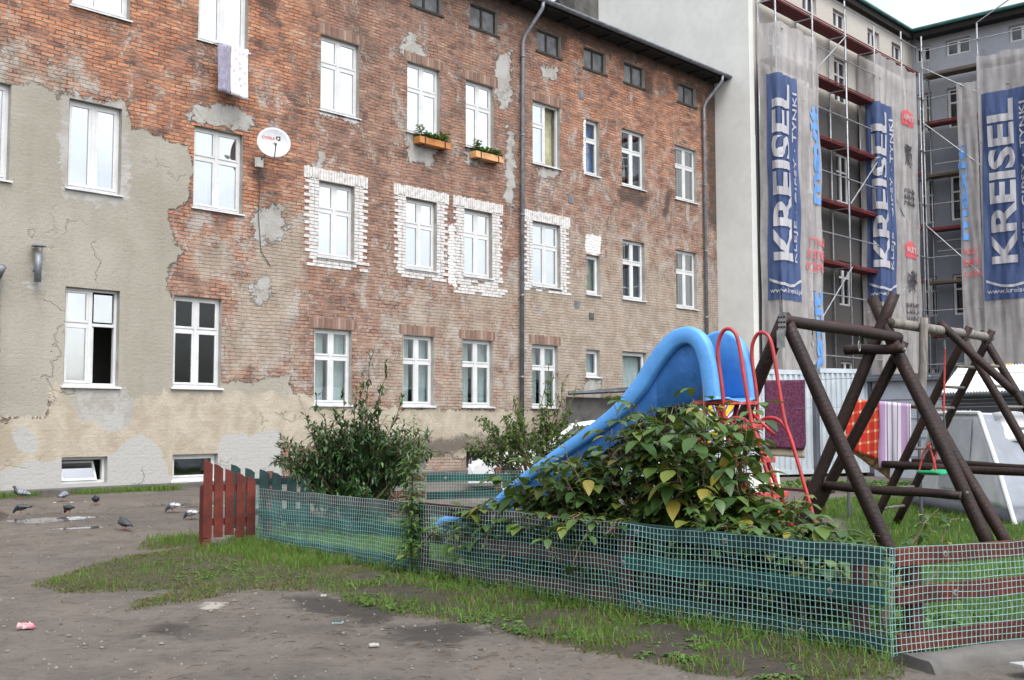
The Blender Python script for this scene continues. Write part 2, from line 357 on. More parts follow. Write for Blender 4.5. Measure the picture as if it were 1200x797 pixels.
# ------------------------------------------------------------------ brick tenement
D = 20.5
def brick_wall_material():
    t = NT('old_brick_and_plaster')
    tc = t.n('ShaderNodeTexCoord').outputs['Object']
    sep = t.n('ShaderNodeSeparateXYZ'); t.set(sep.inputs[0], tc)
    cmb = t.n('ShaderNodeCombineXYZ'); 
    wob = t.noise(tc, 1.1, 3); wob2 = t.noise(tc, 7, 3, .6)
    X = t.math('ADD', t.math('ADD', sep.outputs[0], sep.outputs[1]), t.math('MULTIPLY', wob2, .10))
    Z = t.math('ADD', sep.outputs[2], t.math('ADD', t.math('MULTIPLY', wob, .10), t.math('MULTIPLY', wob2, .034)))
    t.set(cmb.inputs[0], X); t.set(cmb.inputs[1], Z); uv = cmb.outputs[0]
    br = t.n('ShaderNodeTexBrick', offset=.5, squash=1.0)
    t.set(br.inputs['Vector'], uv)
    for k, v in (('Scale', 1.0), ('Mortar Size', .0125), ('Mortar Smooth', .6), ('Bias', 0.0), ('Brick Width', .255), ('Row Height', .078)):
        br.inputs[k].default_value = v
    t.set(br.inputs['Color1'], (0,0,0)); t.set(br.inputs['Color2'], (1,1,1)); t.set(br.inputs['Mortar'], (.5,.5,.5))
    rnd = t.n('ShaderNodeSeparateColor'); t.set(rnd.inputs[0], br.outputs['Color']); rnd = rnd.outputs[0]
    mort = br.outputs['Fac']
    a1 = t.n('ShaderNodeAttribute', attribute_name='zone'); s1 = t.n('ShaderNodeSeparateColor'); t.set(s1.inputs[0], a1.outputs['Color'])
    a2 = t.n('ShaderNodeAttribute', attribute_name='zone2'); s2 = t.n('ShaderNodeSeparateColor'); t.set(s2.inputs[0], a2.outputs['Color'])
    big = t.noise(tc, .55, 5, .6); mid = t.noise(tc, 2.3, 6, .65, .4); fine = t.noise(tc, 14, 5, .7)
    vfine = t.noise(tc, 45, 3, .7)
    # brick colours: fresh orange at the left, brown and plum in the middle, pinkish at the worn right
    def cramp(f, stops):
        r = t.n('ShaderNodeValToRGB'); t.set(r.inputs[0], f); e = r.color_ramp.elements
        while len(e) < len(stops): e.new(.5)
        for i, (p, c) in enumerate(stops): e[i].position = p; e[i].color = (*c, 1)
        return r.outputs[0]
    patchy = t.noise(tc, 1.4, 5, .6, .3)
    vo = t.n('ShaderNodeTexVoronoi'); t.set(vo.inputs['Vector'], t.vscale(tc, (3.2,3.2,9.5))); vo.inputs['Scale'].default_value = 1.0
    vs_ = t.n('ShaderNodeSeparateColor'); t.set(vs_.inputs[0], vo.outputs['Color'])
    f = t.math('ADD', t.math('ADD', t.math('MULTIPLY', rnd, .34), t.math('MULTIPLY', vs_.outputs[0], .42)), t.math('SUBTRACT', t.math('MULTIPLY', patchy, 1.0), .37))
    bA = cramp(f, ((.12,(.11,.058,.05)),(.32,(.24,.095,.065)),(.52,(.37,.125,.067)),(.72,(.48,.17,.078)),(.95,(.53,.28,.18))))
    bB = cramp(f, ((.12,(.11,.066,.056)),(.35,(.205,.105,.082)),(.55,(.27,.13,.095)),(.78,(.34,.17,.118)),(.97,(.39,.26,.20))))
    bC = cramp(f, ((.1,(.16,.085,.07)),(.4,(.27,.135,.10)),(.65,(.34,.185,.14)),(.95,(.40,.27,.21))))
    brick = t.mix(a2.outputs['Alpha'], bB, bA); brick = t.mix(s2.outputs[0], brick, bC)
    blot = t.noise(tc, .9, 7, .68, .6); blot2 = t.noise(t.vscale(tc, (1,1,1.5)), 2.6, 6, .65)
    brick = t.mix(t.math('MULTIPLY', t.step(blot, .50, .66), .55), brick, (.125,.078,.064))
    brick = t.mix(t.math('MULTIPLY', t.step(blot2, .54, .70), .42), brick, (.34,.22,.165))
    brick = t.mix(t.math('MULTIPLY', t.step(fine, .5, .72), .5), brick, t.mix(t.step(vfine, .4, .6), (.10,.065,.055), (.24,.18,.15)))
    mcol = t.mix(t.step(mid, .38, .62), (.075,.06,.052), (.30,.265,.23))
    mcol = t.mix(t.math('MULTIPLY', t.step(fine, .46, .62), .8), mcol, (.055,.042,.036))
    col = t.mix(t.math('MULTIPLY', mort, .85), brick, mcol)
    # thin film of lime left on the bricks
    film = t.step(t.math('ADD', t.math('MULTIPLY', s2.outputs[0], .40), t.math('ADD', t.math('MULTIPLY', mid, .6), t.math('MULTIPLY', fine, .25))), .60, .86)
    col = t.mix(t.math('MULTIPLY', film, .6), col, t.mix(t.step(big, .4, .6), (.40,.32,.255), (.34,.27,.215)))
    film2 = t.step(t.math('ADD', t.math('MULTIPLY', s2.outputs[0], .10), t.math('ADD', t.math('MULTIPLY', t.noise(t.vscale(tc, (1.2,1.2,.8)), 1.3, 8, .72, .9), .8), t.math('MULTIPLY', fine, .42))), .665, .73)
    col = t.mix(t.math('MULTIPLY', film2, .8), col, t.mix(t.step(mid, .4, .6), (.25,.225,.20), (.38,.36,.33)))
    tw_ = t.step(t.math('ADD', t.math('MULTIPLY', s2.outputs[0], .34), t.math('ADD', t.math('MULTIPLY', t.noise(t.vscale(tc, (1,1,.7)), .75, 8, .68, .6), .8), t.math('MULTIPLY', fine, .16))), .70, .78)
    col = t.mix(t.math('MULTIPLY', tw_, .85), col, t.mix(t.step(mid, .35, .65), (.27,.215,.17), (.36,.30,.245)))
    holes_ = t.step(t.noise(t.vscale(tc, (1,1,2.2)), 5.5, 5, .6), .70, .75)
    col = t.mix(t.math('MULTIPLY', holes_, .75), col, (.035,.028,.025))
    rough_n = t.math('ADD', t.math('MULTIPLY', t.math('SUBTRACT', mid, .5), .85), t.math('MULTIPLY', t.math('SUBTRACT', fine, .5), .45))
    def mask(sock, w=.05):
        return t.step(t.math('ADD', sock, rough_n), .5-w, .5+w)
    mp, mt = mask(s1.outputs[0]), mask(s1.outputs[2])
    ragged = t.math('MULTIPLY', t.math('SUBTRACT', t.noise(t.vscale(tc, (1,1,1.6)), 4.2, 7, .72, .8), .5), t.math('ADD', .35, t.math('MULTIPLY', t.step(sep.outputs[2], 1.6, 3.0), 1.3)))
    mc = t.step(t.math('ADD', t.math('ADD', s1.outputs[1], rough_n), ragged), .46, .56)
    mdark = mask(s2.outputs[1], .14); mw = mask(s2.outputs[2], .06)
    pl = t.mix(t.step(big, .35, .65), (.265,.245,.205), (.32,.298,.255))
    pl = t.mix(t.math('MULTIPLY', t.step(fine, .5, .8), .4), pl, (.20,.17,.135))
    pl = t.mix(t.math('MULTIPLY', t.step(t.noise(t.vscale(tc, (3,3,.35)), 1.0, 6, .65), .5, .75), .35), pl, (.22,.19,.15))
    tan = t.mix(t.step(mid, .35, .65), (.315,.265,.205), (.40,.35,.285))
    tan = t.mix(t.math('MULTIPLY', t.step(fine, .52, .8), .4), tan, (.27,.22,.165))
    cem = t.mix(t.math('MAXIMUM', t.step(mid, .4, .62), t.step(t.n('ShaderNodeSeparateXYZ', ins={0: tc}).outputs[2], 1.6, 1.2)), (.29,.275,.25), (.36,.355,.34))
    cem = t.mix(t.math('MULTIPLY', t.step(fine, .5, .8), .3), cem, (.30,.29,.27))
    col = t.mix(mp, col, pl); col = t.mix(mt, col, tan); col = t.mix(mc, col, cem)
    col = t.mix(mw, col, t.mix(mort, (.72,.72,.71), (.5,.5,.49)))
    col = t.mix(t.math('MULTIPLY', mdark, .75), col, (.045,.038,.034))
    # cracks in the render
    vor = t.n('ShaderNodeTexVoronoi', feature='DISTANCE_TO_EDGE'); vor.inputs['Scale'].default_value = .8
    dv = t.n('ShaderNodeVectorMath', operation='ADD'); t.set(dv.inputs[0], tc)
    cn = t.n('ShaderNodeTexNoise'); t.set(cn.inputs['Vector'], tc); cn.inputs['Scale'].default_value = 2.2; cn.inputs['Detail'].default_value = 6
    t.set(dv.inputs[1], cn.outputs['Color']); t.set(vor.inputs['Vector'], dv.outputs[0])
    anyp = t.math('MAXIMUM', t.math('MAXIMUM', mp, mt), mc)
    crack = t.math('MULTIPLY', t.math('SUBTRACT', 1.0, t.step(vor.outputs['Distance'], .004, .018)), t.math('MULTIPLY', anyp, t.step(big, .5, .6)))
    col = t.mix(t.math('MULTIPLY', crack, .25), col, (.10,.085,.07))
    hsv = t.n('ShaderNodeHueSaturation'); hsv.inputs['Saturation'].default_value = .94; hsv.inputs['Hue'].default_value = .508; hsv.inputs['Value'].default_value = 1.0; t.set(hsv.inputs['Color'], col); col = hsv.outputs[0]
    p = t.pbsdf(Base_Color=col, Roughness=.92); p.inputs['Specular IOR Level'].default_value = .2
    hb = t.math('MULTIPLY', t.math('SUBTRACT', 1.0, mort), t.math('ADD', .5, t.math('MULTIPLY', rnd, .6)))
    hb = t.math('MULTIPLY', hb, t.math('SUBTRACT', 1.0, t.math('MULTIPLY', anyp, .97)))
    h = t.math('ADD', hb, t.math('MULTIPLY', anyp, 1.9))
    h = t.math('SUBTRACT', t.math('ADD', h, t.math('MULTIPLY', fine, .5)), t.math('MULTIPLY', crack, .4))
    h = t.math('ADD', h, t.math('MULTIPLY', vfine, .2))
    t.set(p.inputs['Normal'], t.bump(h, 1.0, .030))
    return t.done(p)
M['brick_wall'] = brick_wall_material()
def painted_brick_material():
    t = NT('white_painted_brick'); tc = t.n('ShaderNodeTexCoord').outputs['Object']
    n = t.noise(tc, 9, 5, .65); n2 = t.noise(tc, 3, 4)
    c = t.mix(t.step(n, .3, .6), (.36,.335,.315), (.57,.57,.565)); c = t.mix(t.math('MULTIPLY', t.step(n2, .6, .75), .5), c, (.42,.34,.30))
    p = t.pbsdf(Base_Color=c, Roughness=.85); t.set(p.inputs['Normal'], t.bump(n, .5, .01)); return t.done(p)
M['brick_painted'] = painted_brick_material()
M['lintel_brick'] = leafmat('lintel_brick', [(0,(.14,.09,.075)),(.4,(.19,.12,.095)),(.75,(.25,.165,.13)),(.95,(.31,.245,.20))], 0.0, .9, .2)

ten = empty('brick_tenement', (20.0, 20.5, 0.0), 'old brick tenement with patched plaster, white windows and a row of small attic windows', 'building')
ROW3, ROW2, ROW1 = (8.66, 10.42), (5.27, 7.0), (1.9, 3.62)
WIN = []   # x0,x1,z0,z1,style,curtain,glass
def w(x0, x1, z, style='T', cur='white', gl='glass_sky', **k): WIN.append(dict(x0=x0, x1=x1, z0=z[0], z1=z[1], st=style, cur=cur, gl=gl, **k))
w(9.93, 11.13, (9.48, 11.3), 'M', 'blue', 'glass_sky'); w(12.68, 13.9, (9.5, 11.35), 'M')
w(7.7, 8.84, (5.9, 7.67), 'M', 'grey', 'glass'); w(9.94, 11.02, (5.95, 7.66), 'M'); w(12.63, 13.82, (5.95, 7.66), 'B2', 'grey', 'glass')
w(9.96, 11.06, (2.2, 4.06), 'T', 'open', 'glass_sky'); w(12.24, 13.36, (2.22, 4.08), 'T', 'none', 'glass_black')
w(15.88, 17.02, ROW3, 'T'); w(18.55, 19.67, ROW3, 'T'); w(20.6, 21.65, ROW3, 'T')
w(23.22, 24.4, ROW3, 'T', 'openright', 'glass'); w(25.57, 26.2, (8.72, 10.36), 'N', 'blue', 'glass_dark'); w(27.3, 28.48, ROW3, 'T', 'grey', 'glass'); w(30.14, 31.38, ROW3, 'T', 'grey', 'glass')
w(15.86, 16.9, ROW2, 'T', surround=(.27,.4,3)); w(18.52, 19.56, ROW2, 'T', surround=(.26,.38,3)); w(20.54, 21.58, ROW2, 'T', surround=(.30,.38,6))
w(23.2, 24.38, (5.25, 7.02), 'T', surround=(.26,.38,2)); w(25.55, 26.18, (5.2, 6.35), 'N1', 'yellow', 'glass_dark'); w(27.3, 28.42, (5.2, 7.0), 'T', 'grey', 'glass'); w(30.12, 31.3, (5.15, 7.0), 'T', 'grey', 'glass')
w(15.78, 16.86, ROW1, 'T', 'grey', 'glass_dark'); w(18.45, 19.48, ROW1, 'T', 'grey', 'glass_dark'); w(20.48, 21.6, ROW1, 'T', 'grey', 'glass_dark')
w(23.16, 24.26, ROW1, 'T', 'grey', 'glass_dark'); w(25.5, 26.15, (2.8, 3.58), 'N1', 'grey', 'glass_dark'); w(27.25, 28.45, (1.95, 3.6), 'M1', 'white', 'glass_dark'); w(30.1, 31.3, (1.9, 3.6), 'T', 'grey', 'glass_dark')
ATT = [(16.1,17.1),(18.68,19.72),(20.76,21.82),(23.42,24.46),(25.5,26.56),(27.46,28.52),(30.35,31.4)]
for a, b in ATT: WIN.append(dict(x0=a, x1=b, z0=11.88, z1=12.52, st='A', cur='none', gl='dusty'))
BASE = [(9.97, 10.88, .36, .86, 'B'), (12.27, 13.32, .34, .86, 'B'), (18.5, 19.2, .34, .74, 'V'), (20.62, 21.42, .32, .76, 'V'), (15.9,16.6,.34,.74,'V'), (23.4,24.1,.32,.74,'V')]
for a, b, c, d, s in BASE: WIN.append(dict(x0=a, x1=b, z0=c, z1=d, st=s, cur='none', gl='glass_sky' if a < 11 else 'glass_dark'))

PLASTER = [(2,7.5),(8.18,7.59),(8.78,7.68),(9.34,7.77),(9.75,7.66),(11.14,7.85),(11.24,7.32),(11.8,7.31),(12.52,7.18),(12.61,6.69),(12.51,6.0),(12.04,5.79),(12.19,5.31),(12.49,4.9),(12.14,4.69),(12.06,4.25),(12.16,4.09),(13.43,2.31),(15.12,2.53),(15.25,1.97),(14.24,1.78),(12.2,1.93),(11.29,1.43),(10.24,1.59),(9.74,1.91),(9.67,1.59),(2,1.44)]
TAN = [(2,1.59),(9.67,1.59),(9.73,2.38),(10.24,1.75),(12.2,2.11),(15.24,2.12),(18.39,1.84),(23.03,1.83),(32.93,2.24),(32.86,.02),(21.04,.37),(19.82,.75),(18.68,.57),(14.92,1.04),(14.93,.0),(2,.0)]
CEM = [[(2,.54),(8.39,.54),(9.45,.81),(9.97,.82),(10.95,.86),(11.12,1.1),(11.56,1.29),(12.03,.95),(12.24,.4),(12.24,-.1),(2,-.1)],
       [(13.27,.98),(13.45,1.24),(14.25,1.27),(14.91,1.32),(14.98,-.1),(13.28,-.1)],
       [(8.97,1.36),(9.2,1.47),(9.52,1.12),(9.45,.97),(9.13,.98)],
       [(9.71,7.77),(11.1,7.78),(11.22,6.04),(10.92,5.66),(9.88,5.73)],
       [(14.1,6.1),(14.9,6.3),(15.0,5.7),(14.58,5.35),(14.15,5.45)], [(14.0,4.4),(14.5,4.7),(14.7,4.2),(14.2,4.0)],
       [(12.4,7.7),(14.0,7.75),(14.1,8.1),(13.6,8.3),(12.6,8.05)], [(21.75,11.2),(22.35,11.6),(22.4,10.2),(21.95,9.8),(21.7,10.4)],
       [(18.2,10.6),(18.7,11.2),(19.2,10.7),(18.9,10.3)], [(22.15,9.5),(22.5,9.3),(22.45,7.2),(22.1,7.4)], [(18.4,8.6),(19.7,8.6),(19.4,7.9),(18.6,7.9)], [(20.5,8.6),(21.7,8.6),(21.2,8.2),(20.6,8.2)],
       [(9.2,4.3),(9.5,4.5),(9.55,4.0),(9.3,3.9)], [(15.6,7.0),(15.95,7.9),(16.1,7.5),(15.8,6.9)], [(10.1,2.2),(11.2,2.2),(11.5,1.8),(11.3,1.45),(10.9,1.3),(10.6,1.6),(10.3,1.5)], [(23.3,8.62),(24.3,8.62),(24.2,8.3),(23.4,8.3)], [(23.6,11.55),(24.3,11.55),(24.3,11.15),(23.6,11.15)], [(25.4,2.78),(26.2,2.78),(26.2,1.9),(25.4,1.9)]]
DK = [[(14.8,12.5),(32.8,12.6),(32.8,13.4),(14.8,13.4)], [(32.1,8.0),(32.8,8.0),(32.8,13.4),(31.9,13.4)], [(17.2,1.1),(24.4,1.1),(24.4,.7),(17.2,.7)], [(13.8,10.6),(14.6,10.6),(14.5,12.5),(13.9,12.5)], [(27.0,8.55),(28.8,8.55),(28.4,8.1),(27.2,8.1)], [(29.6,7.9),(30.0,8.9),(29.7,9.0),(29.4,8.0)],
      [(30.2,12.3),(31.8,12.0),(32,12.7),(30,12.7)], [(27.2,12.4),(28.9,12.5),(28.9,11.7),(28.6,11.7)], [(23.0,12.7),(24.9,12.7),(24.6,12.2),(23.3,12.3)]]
WHT = [[(20.0,6.5),(20.25,6.6),(20.28,4.9),(19.95,5.0)], [(25.5,6.95),(26.25,6.95),(26.25,6.4),(25.5,6.4)], [(15.8,8.62),(17.1,8.62),(17.0,8.48),(15.9,8.48)], [(25.45,10.3),(25.6,10.3),(25.6,8.7),(25.45,8.7)]]
def build_wall():
    xs = sorted({round(2+.45*i, 3) for i in range(13)} | {round(7.6+.14*i, 3) for i in range(int((32.55-7.6)/.14))} | {32.55})
    zs = sorted({round(-.1+.14*i, 3) for i in range(int(13.1/.14)+1)} | {13.02})
    def ins(lst, vals):
        vals = sorted(set(round(v, 3) for v in vals))
        keep = [a for a in lst if all(abs(a-v) > .05 for v in vals)]
        return sorted(keep+vals)
    xs = ins(xs, [q for k in WIN for q in (k['x0'], k['x1'])]); zs = ins(zs, [q for k in WIN for q in (k['z0'], k['z1'])])
    mb = MB(); nx = len(xs); z1_, z2_ = [], []
    for z in zs:
        for x in xs:
            mb.v.append((x, D, z)); p = (x, z)
            cem = max(field(p, c, .22) for c in CEM)
            r2 = 0.10 + .66*smooth01(14.5, 19, x)*smooth01(8.2, 3.6, z) + .38*smooth01(21, 26, x)*smooth01(12.5, 7, z)
            r2 = max(r2, .95*field(p, [(13.39,4.3),(14.3,6.0),(15.6,6.6),(15.5,2.4),(13.43,2.31)], .7), .7*field(p, [(12.0,5.9),(14.2,5.9),(14.0,4.2),(12.2,4.2)], .6))
            if x < 14 and z > 7.2: r2 = .10
            zz = smooth01(11.6, 8.8, x)*smooth01(9.6, 7.8, z)
            r2 = max(r2, zz*.8)
            z1_.append((field(p, PLASTER, .28), cem, field(p, TAN, .35), 1))
            orange = max(smooth01(16.8, 14.3, x)*smooth01(3.5, 5.5, z), .75*smooth01(22.5, 24.5, x)*smooth01(8, 10, z))
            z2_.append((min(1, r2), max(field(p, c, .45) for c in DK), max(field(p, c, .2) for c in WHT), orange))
    holes = [(k['x0'], k['x1'], k['z0'], k['z1']) for k in WIN]
    for j in range(len(zs)-1):
        zc = (zs[j]+zs[j+1])/2
        for i in range(nx-1):
            xc = (xs[i]+xs[i+1])/2
            if any(a < xc < b and c < zc < d for a, b, c, d in holes): continue
            a = j*nx+i; mb.f.append((a, a+1, a+nx+1, a+nx)); mb.mi.append(0)
    n0 = len(mb.v)
    for a, b, c, d in holes:           # reveals, 0.3 m deep
        r = D+.3
        for q in (((a,D,c),(a,r,c),(a,r,d),(a,D,d)), ((b,D,d),(b,r,d),(b,r,c),(b,D,c)), ((a,D,d),(a,r,d),(b,r,d),(b,D,d)), ((b,D,c),(b,r,c),(a,r,c),(a,D,c))):
            mb.poly(q)
            up = c > 1.5
            z1_ += [(0, .85 if up else .6, 0, 1)]*4; z2_ += [(.8, 0, 0, 1)]*4
    # right end face of the facade
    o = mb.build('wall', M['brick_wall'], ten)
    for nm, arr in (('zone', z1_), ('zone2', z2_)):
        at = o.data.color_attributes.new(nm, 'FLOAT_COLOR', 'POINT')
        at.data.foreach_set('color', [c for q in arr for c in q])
build_wall()
mb = MB(); mb.box(2, 32.5, 21.6, 21.66, 0, 12.9); mb.build('interior', M['interior'], ten)
# roof with dark soffit, gutter
mb = MB()
mb.slab([(2,19.93,13.02),(32.54,19.93,13.02),(32.54,30,14.75),(2,30,14.75)], (0,0,.10)); mb.build('roof', M['roofing'], ten)
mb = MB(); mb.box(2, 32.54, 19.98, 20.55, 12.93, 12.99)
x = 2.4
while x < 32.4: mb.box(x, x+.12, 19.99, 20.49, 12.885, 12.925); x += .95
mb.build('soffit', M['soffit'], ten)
mb = MB()
def gut(u, v):
    a = pi+pi*v; return (2+30.75*u, 19.88+.085*cos(a), 13.06+.085*sin(a))
mb.grid(gut, 40, 8); x = 3.0
while x < 32.7:
    mb.tube([(x,19.88+.09*cos(pi+pi*k/8),13.06+.09*sin(pi+pi*k/8)) for k in range(9)], .012, 4); x += 1.55
mb.build('gutter', M['zinc'], ten, smooth=True, solid=.006)
def downpipe(x, dx, jog):
    mb = MB()
    mb.tube([(x+jog,19.88,12.97),(x+jog,19.90,12.80),(x+.05,20.36,12.1),(x,20.40,11.9),(x+dx,20.40,.28)], .055, 10)
    for z in (11.5, 9.3, 7.1, 4.9, 2.7, .9): mb.tube([(x+dx*(11.9-z)/11.6,20.40,z-.03),(x+dx*(11.9-z)/11.6,20.40,z+.03)], .066, 10)
    mb.build('downpipe', M['zinc'], ten, smooth=True)
downpipe(22.72, -.1, .25); downpipe(31.72, 0, .35)
mb = MB(); mb.tube([(8.66,20.41,4.15),(8.66,20.41,.3)], .05, 10).tube([(8.66,20.41,4.12),(8.70,20.3,4.3)], .07, 8); mb.build('downpipe', M['zinc'], ten, smooth=True)
# chimney of the tenement
mb = MB(); mb.box(28.9, 30.2, 23.6, 24.3, 13.4, 16.2).box(28.82, 30.28, 23.52, 24.38, 16.2, 16.32); mb.build('chimney', M['concrete'], ten, bevel=.02)
mb = MB(); mb.box(2, 32.5, 20.16, 20.488, -.1, .30); mb.build('plinth_kerb', M['concrete'], ten, bevel=.015)

def curtain(mb, x0, x1, z0, z1, y, amp=.02, fr=22):
    mb.grid(lambda u, v: (x0+(x1-x0)*u, y+amp*sin(fr*(x1-x0)*u+1.3*sin(4*v))+.01*sin(57*u), z0+(z1-z0)*v), 26, 3)
for k in WIN:
    x0, x1, z0, z1, st = k['x0'], k['x1'], k['z0'], k['z1'], k['st']
    W_, H_ = x1-x0, z1-z0; y = D+.11; fy = y+.07
    fr = MB(); gl = MB()
    def pane(a, b, c, d, fw=.045, yy=None):
        """sash frame + glass"""
        q = y if yy is None else yy
        fr.box(a, b, q-.012, q+.05, c, c+fw).box(a, b, q-.012, q+.05, d-fw, d).box(a, a+fw, q-.012, q+.05, c+fw, d-fw).box(b-fw, b, q-.012, q+.05, c+fw, d-fw)
        gl.box(a+fw, b-fw, q+.012, q+.018, c+fw, d-fw)
    if st == 'V':
        mb = MB(); mb.box(x0, x1, D+.28, D+.29, z0, z1); mb.build('basement_opening', M['interior'], ten); continue
    if st == 'A':
        e = .05
        fr.box(x0, x1, y, fy, z0, z0+e).box(x0, x1, y, fy, z1-e, z1).box(x0, x0+e, y, fy, z0+e, z1-e).box(x1-e, x1, y, fy, z0+e, z1-e)
        m = (x0+x1)/2; fr.box(m-.035, m+.035, y-.005, fy, z0+e, z1-e)
        gl.box(x0+e, m-.035, y+.02, y+.025, z0+e, z1-e).box(m+.035, x1-e, y+.02, y+.025, z0+e, z1-e)
        fr.box(x0-.06, x1+.06, D-.03, D+.1, z0-.06, z0-.001)
        f = fr.build('attic_window', M['dark_wood_frame'], ten); gl.build('pane', M['dusty'], f); continue
    e = .055
    fr.box(x0, x1, y, fy, z0, z0+e).box(x0, x1, y, fy, z1-e, z1).box(x0, x0+e, y, fy, z0+e, z1-e).box(x1-e, x1, y, fy, z0+e, z1-e)
    a, b, c, d = x0+e, x1-e, z0+e, z1-e; m = (x0+x1)/2; tz = z0+.63*H_
    opening = k['cur']
    if st in ('T', 'B2'):
        mu = .04
        fr.box(m-mu, m+mu, y-.015, fy, c, d)
        if st == 'T' :
            if opening == 'openright': pane(a, m-mu, c, tz-.03); pane(a, m-mu, tz+.03, d); fr.box(a, m-mu, y, fy, tz-.03, tz+.03)
            else:
                for p0, p1 in ((a, m-mu), (m+mu, b)):
                    fr.box(p0, p1, y, fy, tz-.03, tz+.03)
                    if opening == 'open' and p0 > m: 
                        gl.box(p0+.04, p1-.04, y+.015, y+.02, tz+.06, d-.04)
                        fr.box(p0, p0+.05, y+.02, y+.5, c, tz-.03)
                        continue
                    pane(p0, p1, c, tz-.03); pane(p0, p1, tz+.03, d)
        else:
            pane(a, m-mu, c, tz-.03); pane(a, m-mu, tz+.03, d); pane(m+mu, b, c, tz-.03); pane(m+mu, b, tz+.03, d)
            fr.box(a, m-mu, y, fy, tz-.03, tz+.03).box(m+mu, b, y, fy, tz-.03, tz+.03)
    elif st == 'M':
        fr.box(m-.04, m+.04, y-.015, fy, c, d); pane(a, m-.04, c, d, .06); pane(m+.04, b, c, d, .06)
    elif st == 'N':
        fr.box(a, b, y, fy, tz-.03, tz+.03); pane(a, b, c, tz-.03); pane(a, b, tz+.03, d)
    elif st in ('N1', 'M1'): pane(a, b, c, d, .06)
    elif st == 'B':
        if x0 < 11:
            s0 = MB(); tl = .17; q = [(a,y-.02,c),(b-.1,y-.02,c),(b-.1,y-.02+tl,d-.02),(a,y-.02+tl,d-.02)]
            L_ = lambda u, v, o=0: V(q[0]).lerp(V(q[1]), u).lerp(V(q[3]).lerp(V(q[2]), u), v)+V((0,o,0))
            for u0, u1, v0, v1 in ((0,1,0,.12),(0,1,.88,1),(0,.07,.12,.88),(.93,1,.12,.88)): fr.slab([L_(u0,v0),L_(u1,v0),L_(u1,v1),L_(u0,v1)], (0,.03,0))
            gl.poly([L_(.07,.12,.012),L_(.93,.12,.012),L_(.93,.88,.012),L_(.07,.88,.012)])
        else: pane(a, b, c, d, .04)
    nm = 'basement_window' if st == 'B' else 'window'
    f = fr.build(nm, M['white_pvc'], ten, bevel=.006)
    gm = k['gl']
    gl.build('glass', M[gm], f)
    if st != 'B' or x0 > 11:
        sl = MB(); sl.slab([(x0-.05,D+.10,z0+.015),(x1+.05,D+.10,z0+.015),(x1+.05,D-.05,z0-.015),(x0-.05,D-.05,z0-.015)], (0,0,-.03))
        sl.build('sill', M['white_pvc'] if z0 < 2.5 and x0 < 14 else M['sill'], f)
    cu = k['cur']; yc = fy+.09
    if cu in ('white', 'grey', 'blue', 'yellow'):
        mb = MB(); matn = 'curtain_'+cu
        if cu == 'grey' and st in ('T', 'B2'):
            curtain(mb, x0+.02, m-.10, z0, z1, yc); curtain(mb, m+.04, x1-.04, z0, z1, yc)
        else: curtain(mb, x0+.02, x1-.02, z0, z1, yc, .012)
        mb.build('curtain', M[matn], f, smooth=True)
    elif cu == 'open':
        mb = MB(); curtain(mb, x0+.02, m-.05, z0, z1, yc, .012); mb.build('curtain', M['curtain_white'], f, smooth=True)
    elif cu == 'openright':
        mb = MB(); curtain(mb, x0+.02, m-.02, z0, z1, yc, .012); mb.build('curtain', M['curtain_white'], f, smooth=True)
        mb = MB(); curtain(mb, m+.22, x1-.02, z0, z1, yc+.02, .012); mb.build('curtain', M['curtain_yellow'], f, smooth=True)
    if st in ('T', 'N', 'M') and 'surround' not in k and 14 < x0 < 25:
        mb = MB(); q = x0-.12
        while q < x1+.1:
            hh = z1+.25+random.uniform(-.02,.02); mb.box(q, q+.068, D-.006, D+.02, z1+.012, hh); q += .079
        mb.build('brick_lintel', M['lintel_brick'], f, bevel=.004)
    if 'surround' in k:
        s1, s2, nb = k['surround']; mb = MB(); cw = .0785; yy0, yy1 = D-.014, D+.02
        z = z0-.02-nb*cw; i = 0
        while z < z1-.02:
            o1 = s1 if i % 2 else s2; j = random.uniform(-.02, .02)
            below = z < z0-.03
            for sgn in (-1, 1):
                xi = x0 if sgn < 0 else x1
                if below:
                    if sgn < 0:
                        q = x0-s2*random.uniform(.3, 1); end = x1+s2*random.uniform(.2, 1)
                        while q < end:
                            L = .245
                            if random.random() > .12: mb.box(q, q+L, yy0, yy1, z+.006, z+cw-.004)
                            q += L+.01
                else:
                    if sgn < 0:
                        mb.box(xi-o1-j, xi-.135, yy0, yy1, z+.006, z+cw-.004); mb.box(xi-.128, xi-.003, yy0, yy1, z+.006, z+cw-.004)
                    else:
                        mb.box(xi+.135, xi+o1+j, yy0, yy1, z+.006, z+cw-.004); mb.box(xi+.003, xi+.128, yy0, yy1, z+.006, z+cw-.004)
            z += cw; i += 1
        q = x0-s2-.02
        while q < x1+s2:
            mb.box(q, q+.068, yy0, yy1, z1+.01, z1+.27+random.uniform(0, .035))
            q += .078
        mb.build('painted_surround', M['brick_painted'], f, bevel=.006)
# three small vents between the windows
for x, z in ((25.0, 4.75), (25.65, 4.45), (24.75, 7.75), (25.25, 10.9)):
    mb = MB(); mb.box(x, x+.22, D-.02, D+.02, z, z+.2).box(x+.05, x+.17, D-.03, D-.02, z+.05, z+.15); mb.build('vent_block', M['concrete'] if x > 25.5 else M['zinc'], ten)

